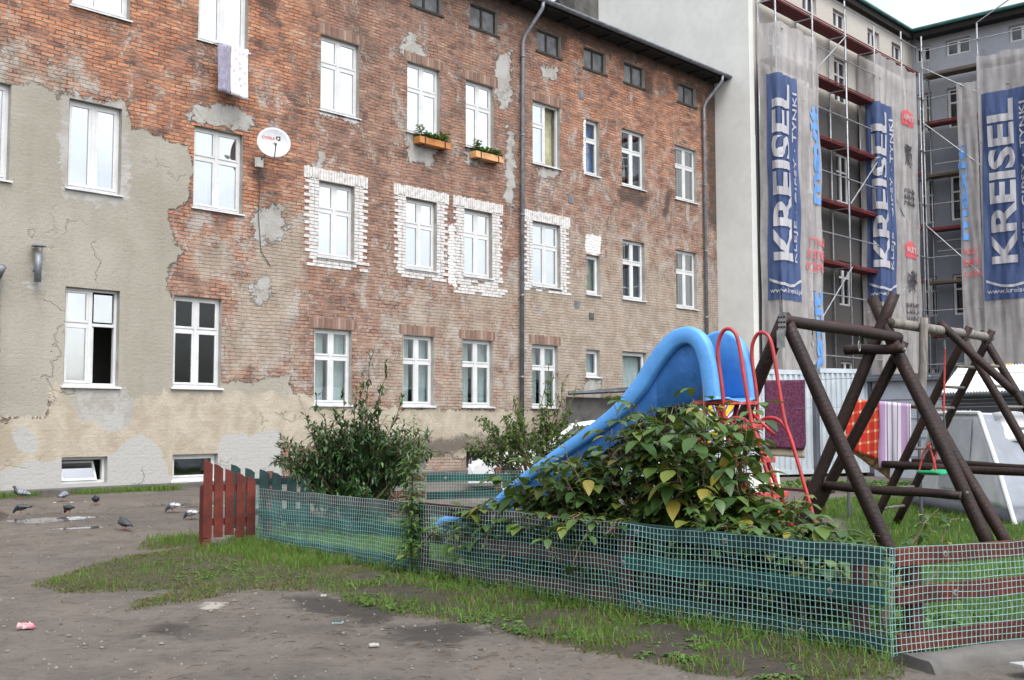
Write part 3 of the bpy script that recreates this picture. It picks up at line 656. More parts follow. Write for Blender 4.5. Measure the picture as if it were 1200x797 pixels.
# vent pipe with a cap, left
vp = empty('vent_pipe', (9.36, 20.4, 4.1), 'zinc vent pipe with a conical cap standing off the plastered wall', 'vent pipe')
mb = MB(); mb.tube([(9.36,20.36,4.08),(9.36,20.36,4.62)], .062, 14).tube([(9.36,20.36,4.3),(9.36,20.5,4.3)], .03, 8); mb.build('pipe', M['zinc'], vp, smooth=True)
mb = MB(); mb.lathe([(.001,.12),(.13,.04),(.13,.03),(.001,.03)], (9.36,20.36,4.70), 16)
for a in (0, 2.1, 4.2): mb.tube([(9.36+.06*cos(a),20.36+.06*sin(a),4.6),(9.36+.07*cos(a),20.36+.07*sin(a),4.74)], .008, 4)
mb.build('cap', M['zinc'], vp)

# satellite dish
sd = empty('satellite_dish', (14.3, 20.45, 7.2), 'round grey satellite dish with red lettering bolted to the brick wall', 'satellite dish')
dn = V((-.45, -.86, .25)).normalized(); dc = V((14.28, 20.05, 7.47))
mb = MB(); prof = [(.001, 0)]+[(.35*i/8, .09*(i/8)**2) for i in range(1, 9)]+[(.357, .085), (.35, .075)]
mb.lathe(prof, dc, 32, 0, dn); mb.build('reflector', M['dish'], sd, smooth=True, solid=.006)
qd = dn.to_track_quat('Z', 'Y')
mb = MB(); low = dc + qd @ V((0,-.42,.06)) if (qd @ V((0,-1,0))).z < 0 else dc + qd @ V((0,.42,.06))
foc = dc + dn*.42 + V((0,0,-.16))
mb.tube([low, foc], .014, 6).tube([dc-dn*.02, dc-dn*.18, (14.2,20.45,7.15)], .022, 8)
mb.build('arm', M['zinc'], sd)
mb = MB(); mb.tube([foc-dn*.02, foc+dn*.02+V((0,0,.02)), foc-dn*.10], .035, 10); mb.build('receiver_head', M['white_plastic'], sd)
mb = MB(); mb.box(14.12, 14.28, 20.40, 20.49, 7.02, 7.22); mb.build('bracket', M['white_plastic'], sd)
mb = MB(); mb.tube([(14.2,20.46,7.05),(14.25,20.48,6.6),(14.22,20.48,6.0),(14.3,20.48,5.2),(14.55,20.48,4.9)], .009, 5); mb.build('cable', M['rope_dark'], sd)

def text_mesh(body, bold=.0, spacing=1.0):
    cu = bpy.data.curves.new('lettering', 'FONT'); cu.body = body; cu.offset = bold; cu.space_character = spacing; cu.resolution_u = 3
    ob = bpy.data.objects.new('lettering', cu); COL.objects.link(ob)
    dg = bpy.context.evaluated_depsgraph_get(); me = bpy.data.meshes.new_from_object(ob.evaluated_get(dg))
    bpy.data.objects.remove(ob)
    vs = [v.co.copy() for v in me.vertices]; fs = [tuple(p.vertices) for p in me.polygons]
    bpy.data.meshes.remove(me)
    xs = [v.x for v in vs]; ys = [v.y for v in vs]
    x0, x1, y0, y1 = min(xs), max(xs), min(ys), max(ys)
    return [((v.x-x0)/(x1-x0), (v.y-y0)/(y1-y0)) for v in vs], fs
def add_text(mb, body, fn, bold=.0, mi=0, cuts=(), spacing=1.0):
    """fn maps unit text coords (u right, v up) to world"""
    vs, fs = text_mesh(body, bold, spacing)
    bm = bmesh.new(); bv = [bm.verts.new((u, v, 0)) for u, v in vs]
    for f in fs:
        try: bm.faces.new([bv[i] for i in f])
        except ValueError: pass
    for co, no in cuts:
        bmesh.ops.bisect_plane(bm, geom=bm.verts[:]+bm.edges[:]+bm.faces[:], plane_co=co, plane_no=no)
    bm.verts.index_update(); n = len(mb.v)
    mb.v += [tuple(fn(v.co.x, v.co.y)) for v in bm.verts]
    for f in bm.faces: mb.f.append(tuple(n+v.index for v in f.verts)); mb.mi.append(mi)
    bm.free()
def dishpt(u, v, r0=-.22, r1=.10, s0=.09, s1=.16):
    right = V((.86,-.45,0)).normalized(); up = dn.cross(right).normalized(); up = up if up.z > 0 else -up
    a, b = r0+(r1-r0)*u, s0+(s1-s0)*v; rr = a*a+b*b
    return dc + right*a + up*b + dn*(.09*rr/.1225+.008)
mb = MB(); add_text(mb, 'CYFRA', lambda u, v: dishpt(u, v, -.25, .04), .02); mb.build('lettering', M['text_red'], sd)
mb = MB(); mb.poly([dishpt(0,0,.055,.055,.08,.08), dishpt(0,0,.15,.15,.08,.08), dishpt(0,0,.15,.15,.175,.175), dishpt(0,0,.055,.055,.175,.175)]); mb.build('emblem', M['text_black'], sd)
mb = MB(); add_text(mb, '+', lambda u, v: dishpt(u, v, .08, .125, .105, .15)+dn*.004, .03); mb.build('emblem_mark', M['text_white'], sd)

# flower boxes
def flower_box(x0, x1, z, boxmat, label, flowers):
    fb = empty('flower_box', ((x0+x1)/2, 20.3, z), label, 'flower box', 'flower boxes under the third floor windows')
    mb = MB(); mb.slab([(x0,20.46,z),(x1,20.46,z),(x1,20.24,z),(x0,20.24,z)], (0,0,.17)); mb.build('trough', M[boxmat], fb, bevel=.01)
    mb = MB(); mb.box(x0+.02, x1-.02, 20.25, 20.45, z+.171, z+.18); mb.build('soil', M['soil_dark'], fb)
    for xx in (x0+.18, x1-.2):
        mb = MB(); mb.beam((xx,20.23,z-.02),(xx,20.23,z+.19),.03,.008).beam((xx,20.23,z-.015),(xx,20.49,z-.015),.03,.008); mb.build('bracket', M['text_black'], fb)
    mb = MB(); fl = MB()
    for i in range(420):
        x = random.uniform(x0+.03, x1-.03); c = V((x, random.uniform(20.24,20.42), z+.18))
        if flowers == 'green' and x > x1-.35: hh = .22
        elif x < x0+.2: hh = .28
        else: hh = .12
        p = c+V((random.gauss(0,.03), random.gauss(0,.04), random.uniform(.0, hh))); add_leaf(mb, p, V((random.gauss(0,1),random.gauss(0,1),random.uniform(.1,1))), .085, .065)
    mb.build('plants', M['leaf_pot'], fb)
    if flowers == 'red':
        for c in ((x1-.45,20.28,z+.27),(x1-.28,20.30,z+.34),(x1-.12,20.27,z+.24),(x1-.55,20.32,z+.2)):
            for i in range(16):
                p = V(c)+V((random.gauss(0,.035),random.gauss(0,.035),random.gauss(0,.03))); add_leaf(fl, p, V((random.gauss(0,1),random.gauss(0,1),random.gauss(.3,1))), .035, .03)
        fl.build('blossoms', M['blossom'], fb)
flower_box(18.74, 19.80, 8.36, 'orange_box', 'orange window box of green plants hung under a white window of the top row', 'green')
flower_box(20.72, 21.76, 8.34, 'peach_box', 'pale orange window box with red flowers hung under a white top row window', 'red')
# laundry under the top left window
def hung(mb, x0, x1, z0, z1, y, ph, amp=.02):
    mb.grid(lambda u, v: (x0+(x1-x0)*u+.01*sin(5*v+ph), y+amp*sin(9*u+ph)*(1-.6*v)+.012*sin(23*u+2*v), z0+(z1-z0)*v+.02*sin(3*u+ph)*(1-v)), 16, 14)
def towel_material(name, base, spots):
    t = NT(name); tc = t.n('ShaderNodeTexCoord').outputs['Object']
    v = t.n('ShaderNodeTexVoronoi'); v.inputs['Scale'].default_value = 9; t.set(v.inputs['Vector'], tc)
    c = t.mix(t.step(v.outputs['Distance'], .40, .30), base, spots)
    p = t.pbsdf(Base_Color=c, Roughness=.95); t.set(p.inputs['Normal'], t.bump(t.noise(tc, 60, 3), .2, .01)); return t.done(p)
M['towel_spots'] = towel_material('white_spotted_towel', (.70,.68,.70), (.46,.40,.50))
tw = empty('drying_rail', (13.3, 20.3, 9.4), 'thin drying rail fixed below the upper left window', 'drying rail')
mb = MB(); mb.tube([(12.95,20.2,9.40),(13.75,20.2,9.40)], .01, 6)
for x in (12.98, 13.72): mb.tube([(x,20.2,9.40),(x,20.5,9.45)], .01, 6)
mb.build('rail', M['zinc'], tw)
mb = MB(); hung(mb, 12.98, 13.26, 8.38, 9.42, 20.19, .4); hung(mb, 12.98, 13.26, 8.75, 9.42, 20.215, .6)
tag(mb.build('towel', M['towel_lilac'], None, True, solid=.012, origin=(13.1,20.2,9.4)), 'plain lilac grey towel hanging on the rail under the upper window', 'towel', 'laundry under the window')
mb = MB(); hung(mb, 13.28, 13.68, 8.36, 9.42, 20.17, 2.0); hung(mb, 13.28, 13.68, 8.6, 9.42, 20.222, 2.4)
tag(mb.build('towel', M['towel_spots'], None, True, solid=.012, origin=(13.5,20.2,9.4)), 'white spotted towel hanging on the rail under the upper window', 'towel', 'laundry under the window')

# ------------------------------------------------------------------ renovated house beyond the gable
WX, BY = 45.7, 19.15
house = empty('renovated_house', (32.55, 19.15, 0), 'pale plastered house with a tall blank white gable and a scaffolded front', 'building')
GA = [(19.15,0),(19.15,17.5),(18.85,17.6),(23,18.7),(27.0,17.55),(29,16.9),(32,15.9),(32,0)]
mb = MB(); mb.slab([(32.56,a,b) for a, b in GA], (.3,0,0)); mb.build('gable_wall', M['render_white'], house)
def holed_wall(mb, fn, a0, a1, z0, z1, holes, dep):
    """fn(a, z, d) -> point; d = depth into the wall"""
    A = sorted({a0, a1} | {h[0] for h in holes} | {h[1] for h in holes}); Z = sorted({z0, z1} | {h[2] for h in holes} | {h[3] for h in holes})
    for i in range(len(A)-1):
        for j in range(len(Z)-1):
            ac, zc = (A[i]+A[i+1])/2, (Z[j]+Z[j+1])/2
            if any(h[0] < ac < h[1] and h[2] < zc < h[3] for h in holes): continue
            mb.poly([fn(A[i],Z[j],0), fn(A[i+1],Z[j],0), fn(A[i+1],Z[j+1],0), fn(A[i],Z[j+1],0)])
    for a, b, c, d in holes:
        mb.poly([fn(a,c,0),fn(a,c,dep),fn(a,d,dep),fn(a,d,0)]).poly([fn(b,c,0),fn(b,d,0),fn(b,d,dep),fn(b,c,dep)])
        mb.poly([fn(a,d,0),fn(a,d,dep),fn(b,d,dep),fn(b,d,0)]).poly([fn(a,c,0),fn(b,c,0),fn(b,c,dep),fn(a,c,dep)])
ROWS = [(13.4,15.05),(9.6,11.45),(5.75,7.4),(2.0,3.7)]
def far_window(parent, fn, a, b, c, d):
    mb = MB()
    def bx(p, q, r, s, d0, d1):
        P = [fn(p,r,d0), fn(q,r,d0), fn(q,s,d0), fn(p,s,d0)]; t = V(fn(p,r,d1))-V(fn(p,r,d0)); mb.slab(P, t)
    e = .09
    bx(a,b,c,c+e,.12,.18); bx(a,b,d-e,d,.12,.18); bx(a,a+e,c+e,d-e,.12,.18); bx(b-e,b,c+e,d-e,.12,.18)
    m = (a+b)/2; bx(m-.06,m+.06,c+e,d-e,.11,.18)
    if d-c > 1: bx(a+e,m-.06,c+(d-c)*.62,c+(d-c)*.62+.07,.12,.18); bx(m+.06,b-e,c+(d-c)*.62,c+(d-c)*.62+.07,.12,.18)
    f = mb.build('window', M['white_pvc'], parent)
    g = MB(); g.poly([fn(a+e,c+e,.16), fn(b-e,c+e,.16), fn(b-e,d-e,.16), fn(a+e,d-e,.16)]); g.build('glass', M['far_glass'], f)
def two_tone_render(name, hi, lo, z0):  # wall tone: dark lo colour below z0, paler hi above, ragged edge between
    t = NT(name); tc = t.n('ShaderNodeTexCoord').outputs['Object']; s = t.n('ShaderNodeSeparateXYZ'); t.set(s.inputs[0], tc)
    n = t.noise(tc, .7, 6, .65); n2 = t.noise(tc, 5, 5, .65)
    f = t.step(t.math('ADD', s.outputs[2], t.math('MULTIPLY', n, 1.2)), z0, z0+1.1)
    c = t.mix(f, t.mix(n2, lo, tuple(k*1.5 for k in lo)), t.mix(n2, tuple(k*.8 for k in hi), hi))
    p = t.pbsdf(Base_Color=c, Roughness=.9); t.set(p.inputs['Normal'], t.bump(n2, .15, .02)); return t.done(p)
M['two_tone_render'] = two_tone_render('dark_below_render', (.46,.44,.40), (.045,.044,.043), 13.2)
M['two_tone_render_blue'] = two_tone_render('dark_below_blue_render', (.33,.35,.395), (.12,.13,.155), 12.8)
M['far_glass'] = pm('far_dark_glass', (.018,.020,.024), .12, .2, 1, 0, spec=.6)
cols = [(33.9,34.95),(36.3,37.35),(38.65,39.75),(41.55,42.6),(43.75,44.8)]
holes = [(a,b,c,d) for a, b in cols for c, d in ROWS]+[(a,b,16.25,16.9) for a, b in cols]
fb_ = lambda a, z, d: (a, BY+d, z)
mb = MB(); holed_wall(mb, fb_, 32.87, WX, 0, 17.5, holes, .25); mb.build('front_wall', M['two_tone_render'], house)
for h in holes: far_window(house, fb_, *h)
mb = MB(); mb.slab([(32.3,18.88,17.55),(45.1,18.88,17.55),(WX+6,18.88+4,18.65),(32.3,23,18.65)], (0,0,.14)).slab([(32.3,23.01,18.65),(52,23.01,18.65),(52,32.4,15.9),(32.3,32.4,15.9)], (0,0,.14)); mb.build('roof', M['roofing'], house)
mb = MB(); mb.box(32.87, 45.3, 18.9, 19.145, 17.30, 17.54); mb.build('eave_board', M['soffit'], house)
mb = MB(); mb.tube([(32.3,18.84,17.60),(45.1,18.84,17.60)], .075, 10); mb.build('gutter', M['green_trim'], house, smooth=True)

wing = empty('courtyard_wing', (WX, 10, 0), 'blue grey four storey wing across the yard corner, its end covered in scaffolding', 'building')
wcols = [(18.35,19.0),(16.72,17.72),(14.2,15.2),(11.6,12.6),(9,10),(6.4,7.4),]
wholes = [(a,b,c,d) for a, b in wcols for c, d in ROWS]+[(a,b,16.4,17.05) for a, b in wcols]
fw_ = lambda a, z, d: (WX+d, a, z)
mb = MB(); holed_wall(mb, fw_, 5, BY, 0, 17.5, wholes, .25); mb.build('front_wall', M['two_tone_render_blue'], wing)
for h in wholes: far_window(wing, fw_, *h)
mb = MB(); mb.box(WX+.01, WX+9, 4.7, 5.0, 0, 17.5); mb.build('end_wall', M['render_blue'], wing)
mb = MB(); mb.slab([(45.1,18.8,17.55),(45.1,4.6,17.55),(WX+5,4.6,18.7),(WX+5,23,18.7)], (0,0,.14)).slab([(WX+5.01,24,18.7),(WX+5.01,4.6,18.7),(WX+10,4.6,17.2),(WX+10,24,17.2)], (0,0,.14)); mb.build('roof', M['roofing'], wing)
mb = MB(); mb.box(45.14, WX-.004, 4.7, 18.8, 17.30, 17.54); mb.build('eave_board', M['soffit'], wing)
mb = MB(); mb.tube([(45.06,18.84,17.60),(45.06,4.6,17.60)], .075, 10); mb.build('gutter', M['green_trim'], wing, smooth=True)
mb = MB()
for z in (12.0, 11.62, 9.2, 8.8, 8.4): mb.box(WX-.02, WX-.004, 12.7, 18.3, z, z+.03)
mb.build('render_joint', M['render_white'], wing)

# ------------------------------------------------------------------ scaffolding
LEV = [2.75, 4.9, 7.05, 9.2, 11.4, 13.55, 15.55]
def scaffold(name, label, P, posts, q0, q1, decks, top, braces, brown=()):
    """P(a, d, z): a along the wall, d = 0 back row, 1 front row"""
    s = empty(name, P(posts[0], 1, 0), label, 'scaffolding')
    for i, a in enumerate(posts):
        for d in (0, 1):
            mb = MB(); mb.tube([P(a,d,.02), P(a,d,top[i] if d else top[i]-.9)], .033, 7)
            mb.build('upright', M['galv'], s, smooth=True)
        for z in LEV:
            if z < top[i]: MB().tube([P(a,0,z-.06), P(a,1,z-.06)], .026, 6).build('transom', M['galv'], s)
    for a, b in zip(posts, posts[1:]):
        for k, z in enumerate(LEV):
            if z+.5 > min(top): 
                if z > max(top): continue
            if (a, z) in decks: continue
            mb = MB(); m = .05
            for u0, u1 in ((.06,.49),(.52,.95)):
                pts = [P(a+m*(1 if b > a else -1), u0, z-.05), P(b-m*(1 if b > a else -1), u0, z-.05), P(b-m*(1 if b > a else -1), u1, z-.05), P(a+m*(1 if b > a else -1), u1, z-.05)]
                mb.slab(pts, (0,0,.07))
            pts = [P(a,.975,z+.025), P(b,.975,z+.025), P(b,1.0,z+.025), P(a,1.0,z+.025)]
            mb.slab(pts, (0,0,.05))
            mb.build('deck', M['deck_brown'] if (a, z) in brown else M['deck_red'], s)
            mb = MB()
            for dz in (1.0,): mb.tube([P(a,1.06,z+dz), P(b,1.06,z+dz)], .022, 6)
            mb.build('guard_rail', M['galv'], s)
    for a, b, z0, z1 in braces:
        mb = MB(); mb.tube([P(a,1.1,z0), P(b,1.1,z1)], .024, 6); mb.build('brace', M['galv'], s)
    return s
PA = [33.0, 35.55, 38.05, 40.45, 42.9, 44.6]
scaffold('scaffolding', 'galvanised scaffolding with red decks along the wall beside the white gable', lambda a, d, z: (a, 19.05-.65*d, z), PA, 0, 1, set(), [16.9,16.9,16.8,16.5,16.9,15.6],
         [(35.55,38.05,13.6,15.5),(38.05,40.45,9.3,11.3),(40.45,42.9,4.9,7.0),(42.9,40.45,9.2,11.3),(35.55,38.05,4.9,7.0)])
PB = [18.4, 16.15, 13.9, 11.5, 9.0, 6.5]
scaffold('scaffolding', 'galvanised scaffolding with brown planks on the blue grey wing', lambda a, d, z: (45.55-.65*d, a, z+(.4 if z == 15.55 else 0)), PB, 0, 1, set(), [17.2]*6,
         [(18.4,16.15,9.4,7.1),(18.4,16.15,13.6,11.5),(18.4,16.15,15.9,14.4),(16.15,13.9,17.2,18.3)], {(18.4,15.55),(18.4,11.4),(18.4,7.05),(16.15,15.55)})

def net_material():
    t = NT('scaffold_net'); tc = t.n('ShaderNodeTexCoord').outputs['Object']
    n = t.noise(t.vscale(tc, (1.5,1.5,.25)), 1.6, 6, .65); n2 = t.noise(tc, 2.5, 4, .6)
    c = t.mix(t.step(n, .3, .7), (.33,.315,.315), (.47,.455,.455))
    p = t.pbsdf(Base_Color=c, Roughness=.8); tr = t.n('ShaderNodeBsdfTransparent')
    mx = t.n('ShaderNodeMixShader'); t.set(mx.inputs[0], t.math('ADD', .40, t.math('MULTIPLY', n2, .40)))
    t.t.links.new(tr.outputs[0], mx.inputs[1]); t.t.links.new(p.outputs[0], mx.inputs[2]); return t.done(mx)
M['net'] = net_material()
def print_material(name, col, a=.85):
    t = NT(name); tc = t.n('ShaderNodeTexCoord').outputs['Object']
    n = t.noise(t.vscale(tc, (1.5,1.5,.3)), 2.0, 6, .7)
    p = t.pbsdf(Base_Color=t.mix(t.step(n, .3, .75), col, tuple(min(1, k*1.2+.04) for k in col)), Roughness=.75); tr = t.n('ShaderNodeBsdfTransparent')
    mx = t.n('ShaderNodeMixShader'); t.set(mx.inputs[0], t.math('ADD', a-.2, t.math('MULTIPLY', n, .4), clamp=True))
    t.t.links.new(tr.outputs[0], mx.inputs[1]); t.t.links.new(p.outputs[0], mx.inputs[2]); return t.done(mx)
M['print_blue'] = print_material('print_dark_blue', (.020,.05,.15), .86)
M['print_lblue'] = print_material('print_light_blue', (.08,.24,.55), .85)
M['print_grey'] = print_material('print_pale', (.40,.40,.42), .78)
M['print_red'] = print_material('print_net_red', (.55,.07,.09), .75)
M['print_black'] = print_material('print_net_black', (.05,.05,.06), .8)

def path_fn(path, toward, ripple):
    seg = []; L = 0
    for a, b in zip(path, path[1:]):
        l = sqrt((b[0]-a[0])**2+(b[1]-a[1])**2); seg.append((L, L+l, a, b)); L += l
    def f(s, z, off=0.0):
        for s0, s1, a, b in seg:
            if s <= s1 or s1 == L:
                t = (s-s0)/(s1-s0); x, y = a[0]+(b[0]-a[0])*t, a[1]+(b[1]-a[1])*t
                nx, ny = (b[1]-a[1])/(s1-s0), -(b[0]-a[0])/(s1-s0)
                break
        r = ripple*(sin(5.1*s+.35*z)*.6+sin(13*s-.8*z+1)*.5+.5*sin(1.9*z+2*s)+.45*sin(21*s+1.3*z)*sin(.9*z))+off
        return (x+nx*r, y+ny*r, z)
    return f, L
def net(name, path, z0, z1, label, group, ripple=.042, sag=.25):
    f, L = path_fn(path, None, ripple)
    root = empty(name, f(0, z0), label, 'scaffold net', group)
    mb = MB(); mb.grid(lambda u, v: f(u*L, z0+(z1-z0)*v - (sag*sin(pi*((u*L*.9) % 1))*.5 if v > .99 else 0)), 60, 70); mb.build('mesh_sheet', M['net'], root, smooth=True)
    return root, f, L
def band(root, f, name, m, s0, s1, z0, z1, off=.02, ns=48, nz=100, taper=0):
    mb = MB(); mb.grid(lambda u, v: f(s0+taper*v*(1 if v > 0 else 0)+(s1-s0-taper*v)*u, z0+(z1-z0)*v, off), ns, nz); return mb.build(name, m, root, smooth=True)
def vtext(root, f, name, body, m, s0, s1, z0, z1, off=.05, bold=.03, spacing=1.0, part=None):
    """reads bottom to top, tops of the letters to the left"""
    mb = MB(); cuts = [((k/40,0,0),(1,0,0)) for k in range(1, 40)]+[((0,k/14,0),(0,1,0)) for k in range(1, 14)]
    add_text(mb, body, lambda u, v: f(s1-(s1-s0)*v, z0+(z1-z0)*u, off), bold, 0, cuts, spacing); return mb.build(name, M[m], part or root)
def htext(root, f, name, body, m, s0, s1, z0, z1, off=.05, bold=.02):
    mb = MB(); cuts = [((k/20,0,0),(1,0,0)) for k in range(1, 20)]
    add_text(mb, body, lambda u, v: f(s0+(s1-s0)*u, z0+(z1-z0)*v, off), bold, 0, cuts); return mb.build(name, M[m], root)
def big_print(root, f, s0, sw, z0, z1, foot='www.kreisel.pl'):
    b = band(root, f, 'printed_band', M['print_blue'], s0, s0+sw, z0, z1, taper=.12)
    H = z1-z0
    def tx(body, m, a0, a1, c0, c1, bold, spacing=1.0, name='lettering'):
        vtext(root, f, name, body, m, s0+sw*a0, s0+sw*a1, z0+H*c0, z0+H*c1, .065, bold, spacing, b)
    tx('KREISEL', 'print_grey', .16, .66, .17, .955, .03)
    tx('KLEJE · GIPSY · TYNKI', 'print_grey', .76, .92, .17, .93, .015, 1.1)
    mb = MB(); cuts = [((k/8,0,0),(1,0,0)) for k in range(1, 8)]
    add_text(mb, foot, lambda u, v: f(s0+sw*(.06+.9*u), z0+H*(.022+.03*v), .065), .01, 0, cuts); mb.build('web_address', M['print_grey'], b)
    mb = MB(); mb.grid(lambda u, v: f(s0+sw*(.05+.9*u), z0+H*(.085+.012*v-.03*sin(pi*u)), .065), 30, 1); mb.build('curved_line', M['print_grey'], b)
GN = 'printed nets hung on the scaffolding'
n1, f1, L1 = net('scaffold_net', [(32.93,19.05),(32.93,18.30),(35.75,18.30)], .8, 14.8, 'grey net with a large dark blue lettered band, next to the white gable', GN)
big_print(n1, f1, .22, 1.75, 5.45, 12.95)
vtext(n1, f1, 'lettering', 'maxit', 'print_lblue', 2.85, 3.42, 8.9, 12.3, .04, .04)
vtext(n1, f1, 'lettering', 'maxit', 'print_lblue', 2.85, 3.42, 2.6, 5.9, .04, .04)
for k, tx in enumerate(('TYN', 'SYSTE', 'OCIEPL')): htext(n1, f1, 'red_lettering', tx, 'print_red', (2.55,2.35,2.3)[k], 3.5, 7.42-.43*k, 7.72-.43*k)
n2, f2, L2 = net('scaffold_net', [(40.38,19.05),(40.38,18.30),(43.95,18.30)], .8, 15.5, 'middle grey net with a dark blue lettered band and small red house emblems', GN)
big_print(n2, f2, .18, 1.85, 5.95, 13.55)
for zz in (13.1, 7.85):
    mb = MB(); mb.grid(lambda u, v: f2(2.85+1.1*u, zz+.5*v+(.18*(1-abs(2*u-1))*v), .03), 24, 6); em = mb.build('house_emblem', M['print_red'], n2)
    mb = MB(); add_text(mb, 'ARBET', lambda u, v: f2(2.95+.9*u, zz+.2+.22*v, .06), .02, 0, [((k/20,0,0),(1,0,0)) for k in range(1,20)]); mb.build('lettering', M['print_grey'], em)
rs = random.Random(5); mb = MB()
for zc in (11.9, 6.9):                                           # line drawing, too far off to read
    for k in range(16):
        a = [(3.05+.75*rs.random(), zc+.9*(rs.random()-.5)) for _ in range(3)]
        for p, q in zip(a, a[1:]): mb.beam(f2(*p, .04), f2(*q, .04), .03, .012, (0,1,0))
for zc in (10.4, 10.15, 9.9, 5.9, 5.65, 5.4):
    s = 2.95
    while s < 3.9:
        l = .05+.1*rs.random(); mb.beam(f2(s, zc, .04), f2(s+.02, zc+.17, .04), .035, .012, (0,1,0)); mb.beam(f2(s, zc+.16*rs.random(), .04), f2(s+l, zc+.16*rs.random(), .04), .03, .012, (0,1,0)); s += l+.03
mb.build('black_drawing', M['print_black'], n2)
n3, f3, L3 = net('scaffold_net', [(44.82,17.0),(44.82,16.2)], .8, 15.0, 'narrow dark grey net with red letters on the blue grey wing', GN, .03)
vtext(n3, f3, 'lettering', 'maxit', 'print_lblue', -.02, .34, 8.6, 12.4, .04, .03)
for k, tx in enumerate(('NKI', 'EMY', 'LEŃ')): htext(n3, f3, 'red_lettering', tx, 'print_red', .12, (.62,.74,.76)[k], 8.0-.43*k, 8.28-.43*k)
n4, f4, L4 = net('scaffold_net', [(44.80,16.18),(44.80,10.5)], .8, 15.9, 'wide net with a big blue lettered band at the right edge, on the wing', GN)
big_print(n4, f4, .04, 2.0, 6.15, 14.3)
# ------------------------------------------------------------------ yard things behind the playground
def corrugated(mb, p0, p1, up, h, pitch, depth, nrm):
    """vertical ribs between p0 and p1"""
    p0, p1, nrm, up = V(p0), V(p1), V(nrm), V(up); L = (p1-p0).length; n = int(L/pitch); pts = []
    for i in range(n):
        for t, d in ((0,0),(.15,0),(.3,1),(.7,1),(.85,0)):
            pts.append(p0+(p1-p0)*((i+t)/n)+nrm*(d*depth))
    pts.append(p1); b = len(mb.v)
    mb.v += [tuple(p) for p in pts]+[tuple(p+up*h) for p in pts]; k = len(pts)
    for i in range(k-1): mb.f.append((b+i, b+i+1, b+k+i+1, b+k+i)); mb.mi.append(0)
def container(a, b, h, label):
    a, b = V((*a, .12)), V((*b, .12)); d = (b-a).normalized(); nr = V((d.y, -d.x, 0))     # towards the yard
    if nr.dot(-a) < 0: nr = -nr
    c = empty('steel_container', a, label, 'container', 'pale steel containers')
    mb = MB(); corrugated(mb, a+V((0,0,.12)), b+V((0,0,.12)), (0,0,1), h-.24, .17, .04, nr); mb.build('corrugated_side', M['container'], c)
    back = -nr*2.3
    mb = MB(); mb.slab([a+nr*.05, b+nr*.05, b+back, a+back], (0,0,.12)); mb.build('frame_rail', M['container'], c); mb = MB(); mb.slab([a+nr*.05+V((0,0,h-.12)), b+nr*.05+V((0,0,h-.12)), b+back+V((0,0,h-.12)), a+back+V((0,0,h-.12))], (0,0,.12))
    mb.build('frame_rail', M['container'], c)
    mb = MB(); mb.slab([a-nr*.01, a+back, a+back+d*.03, a-nr*.01+d*.03], (0,0,h-.1)); mb.build('end_panel', M['container'], c); mb = MB(); mb.slab([b-nr*.01-d*.03, b+back-d*.03, b+back, b-nr*.01], (0,0,h-.1)); mb.build('end_panel', M['container'], c)
    for p in (b,):
        mb = MB(); mb.beam(p+nr*.06-d*.05, p+nr*.06-d*.05+V((0,0,h+.15)), .11, .11); mb.build('corner_post', M['slate'], c)
    mb = MB(); mb.slab([a-nr*.2-V((0,0,.12)), b-nr*.2-V((0,0,.12)), b+back-V((0,0,.12)), a+back-V((0,0,.12))], (0,0,.115)); mb.build('skid', M['interior'], c)
container((24.6,15.65), (27.55,14.42), 2.72, 'pale grey corrugated steel container behind the hanging purple rug')
container((27.7,14.36), (29.3,13.7), 2.78, 'short pale corrugated container at the corner of the grey shed')
sh = empty('grey_shed', (29.2, 12, 0), 'long low grey shed with a dark flat roof edge below the scaffolding', 'shed')
mb = MB(); mb.box(29.25, 32.4, 4.0, 13.6, 0, 2.55); mb.build('wall', M['shed_wall'], sh)
mb = MB()
for z in (.55, 1.05, 1.55, 2.05): mb.box(29.235, 29.248, 4.0, 13.6, z, z+.02)
mb.build('panel_joints', M['tent_hem'], sh)
mb = MB(); mb.box(29.0, 32.6, 3.8, 13.7, 2.56, 2.74); mb.build('roof', M['slate'], sh)
mb = MB(); mb.box(30.5, 30.58, 10.35, 10.85, 2.76, 2.98)
tag(mb.build('board', M['yellow_board'], None, origin=(30.5,10.6,2.76), bevel=.01), 'yellow board standing on the grey shed roof', 'board')
cs = empty('roofed_shed', (24.2, 8.8, 0), 'dark shed with a white corrugated sheet roof behind the foil tent', 'shed')
e0, e1, r0, r1 = V((25.1,10.1,2.12)), V((21.6,5.0,2.08)), V((28.3,10.9,2.80)), V((24.9,5.8,2.75))
mb = MB(); n = 60; b = len(mb.v)
for i in range(n*4+1):
    t = i/(n*4); z = (.018,.0,-.018,.0)[i % 4]
    for s in (0, 1): mb.v.append(tuple((e0.lerp(e1, t)).lerp(r0.lerp(r1, t), s)+V((0,0,z))))
for i in range(n*4): mb.f.append((2*i, 2*i+2, 2*i+3, 2*i+1)); mb.mi.append(0)
mb.build('roof', M['white_roof'], cs, solid=.012)
mb = MB(); i0, i1 = e0+V((.35,.1,0)), e1+V((.35,.1,0)); q0, q1 = r0-V((.2,0,0)), r1-V((.2,0,0))
for (p, q, h0, h1) in ((i0,i1,2.1,2.06),(i0,q0,2.1,2.7),(i1,q1,2.06,2.65)):
    mb.slab([(p.x,p.y,0),(q.x,q.y,0),(q.x,q.y,h1),(p.x,p.y,h0)], (.05,.02,0))
k = .16
mb.build('wall', M['slate'], cs)
mb = MB(); nn = (i1-i0).normalized(); nr = V((nn.y,-nn.x,0)); nr = nr if nr.dot(-i0) > 0 else -nr
z = .2
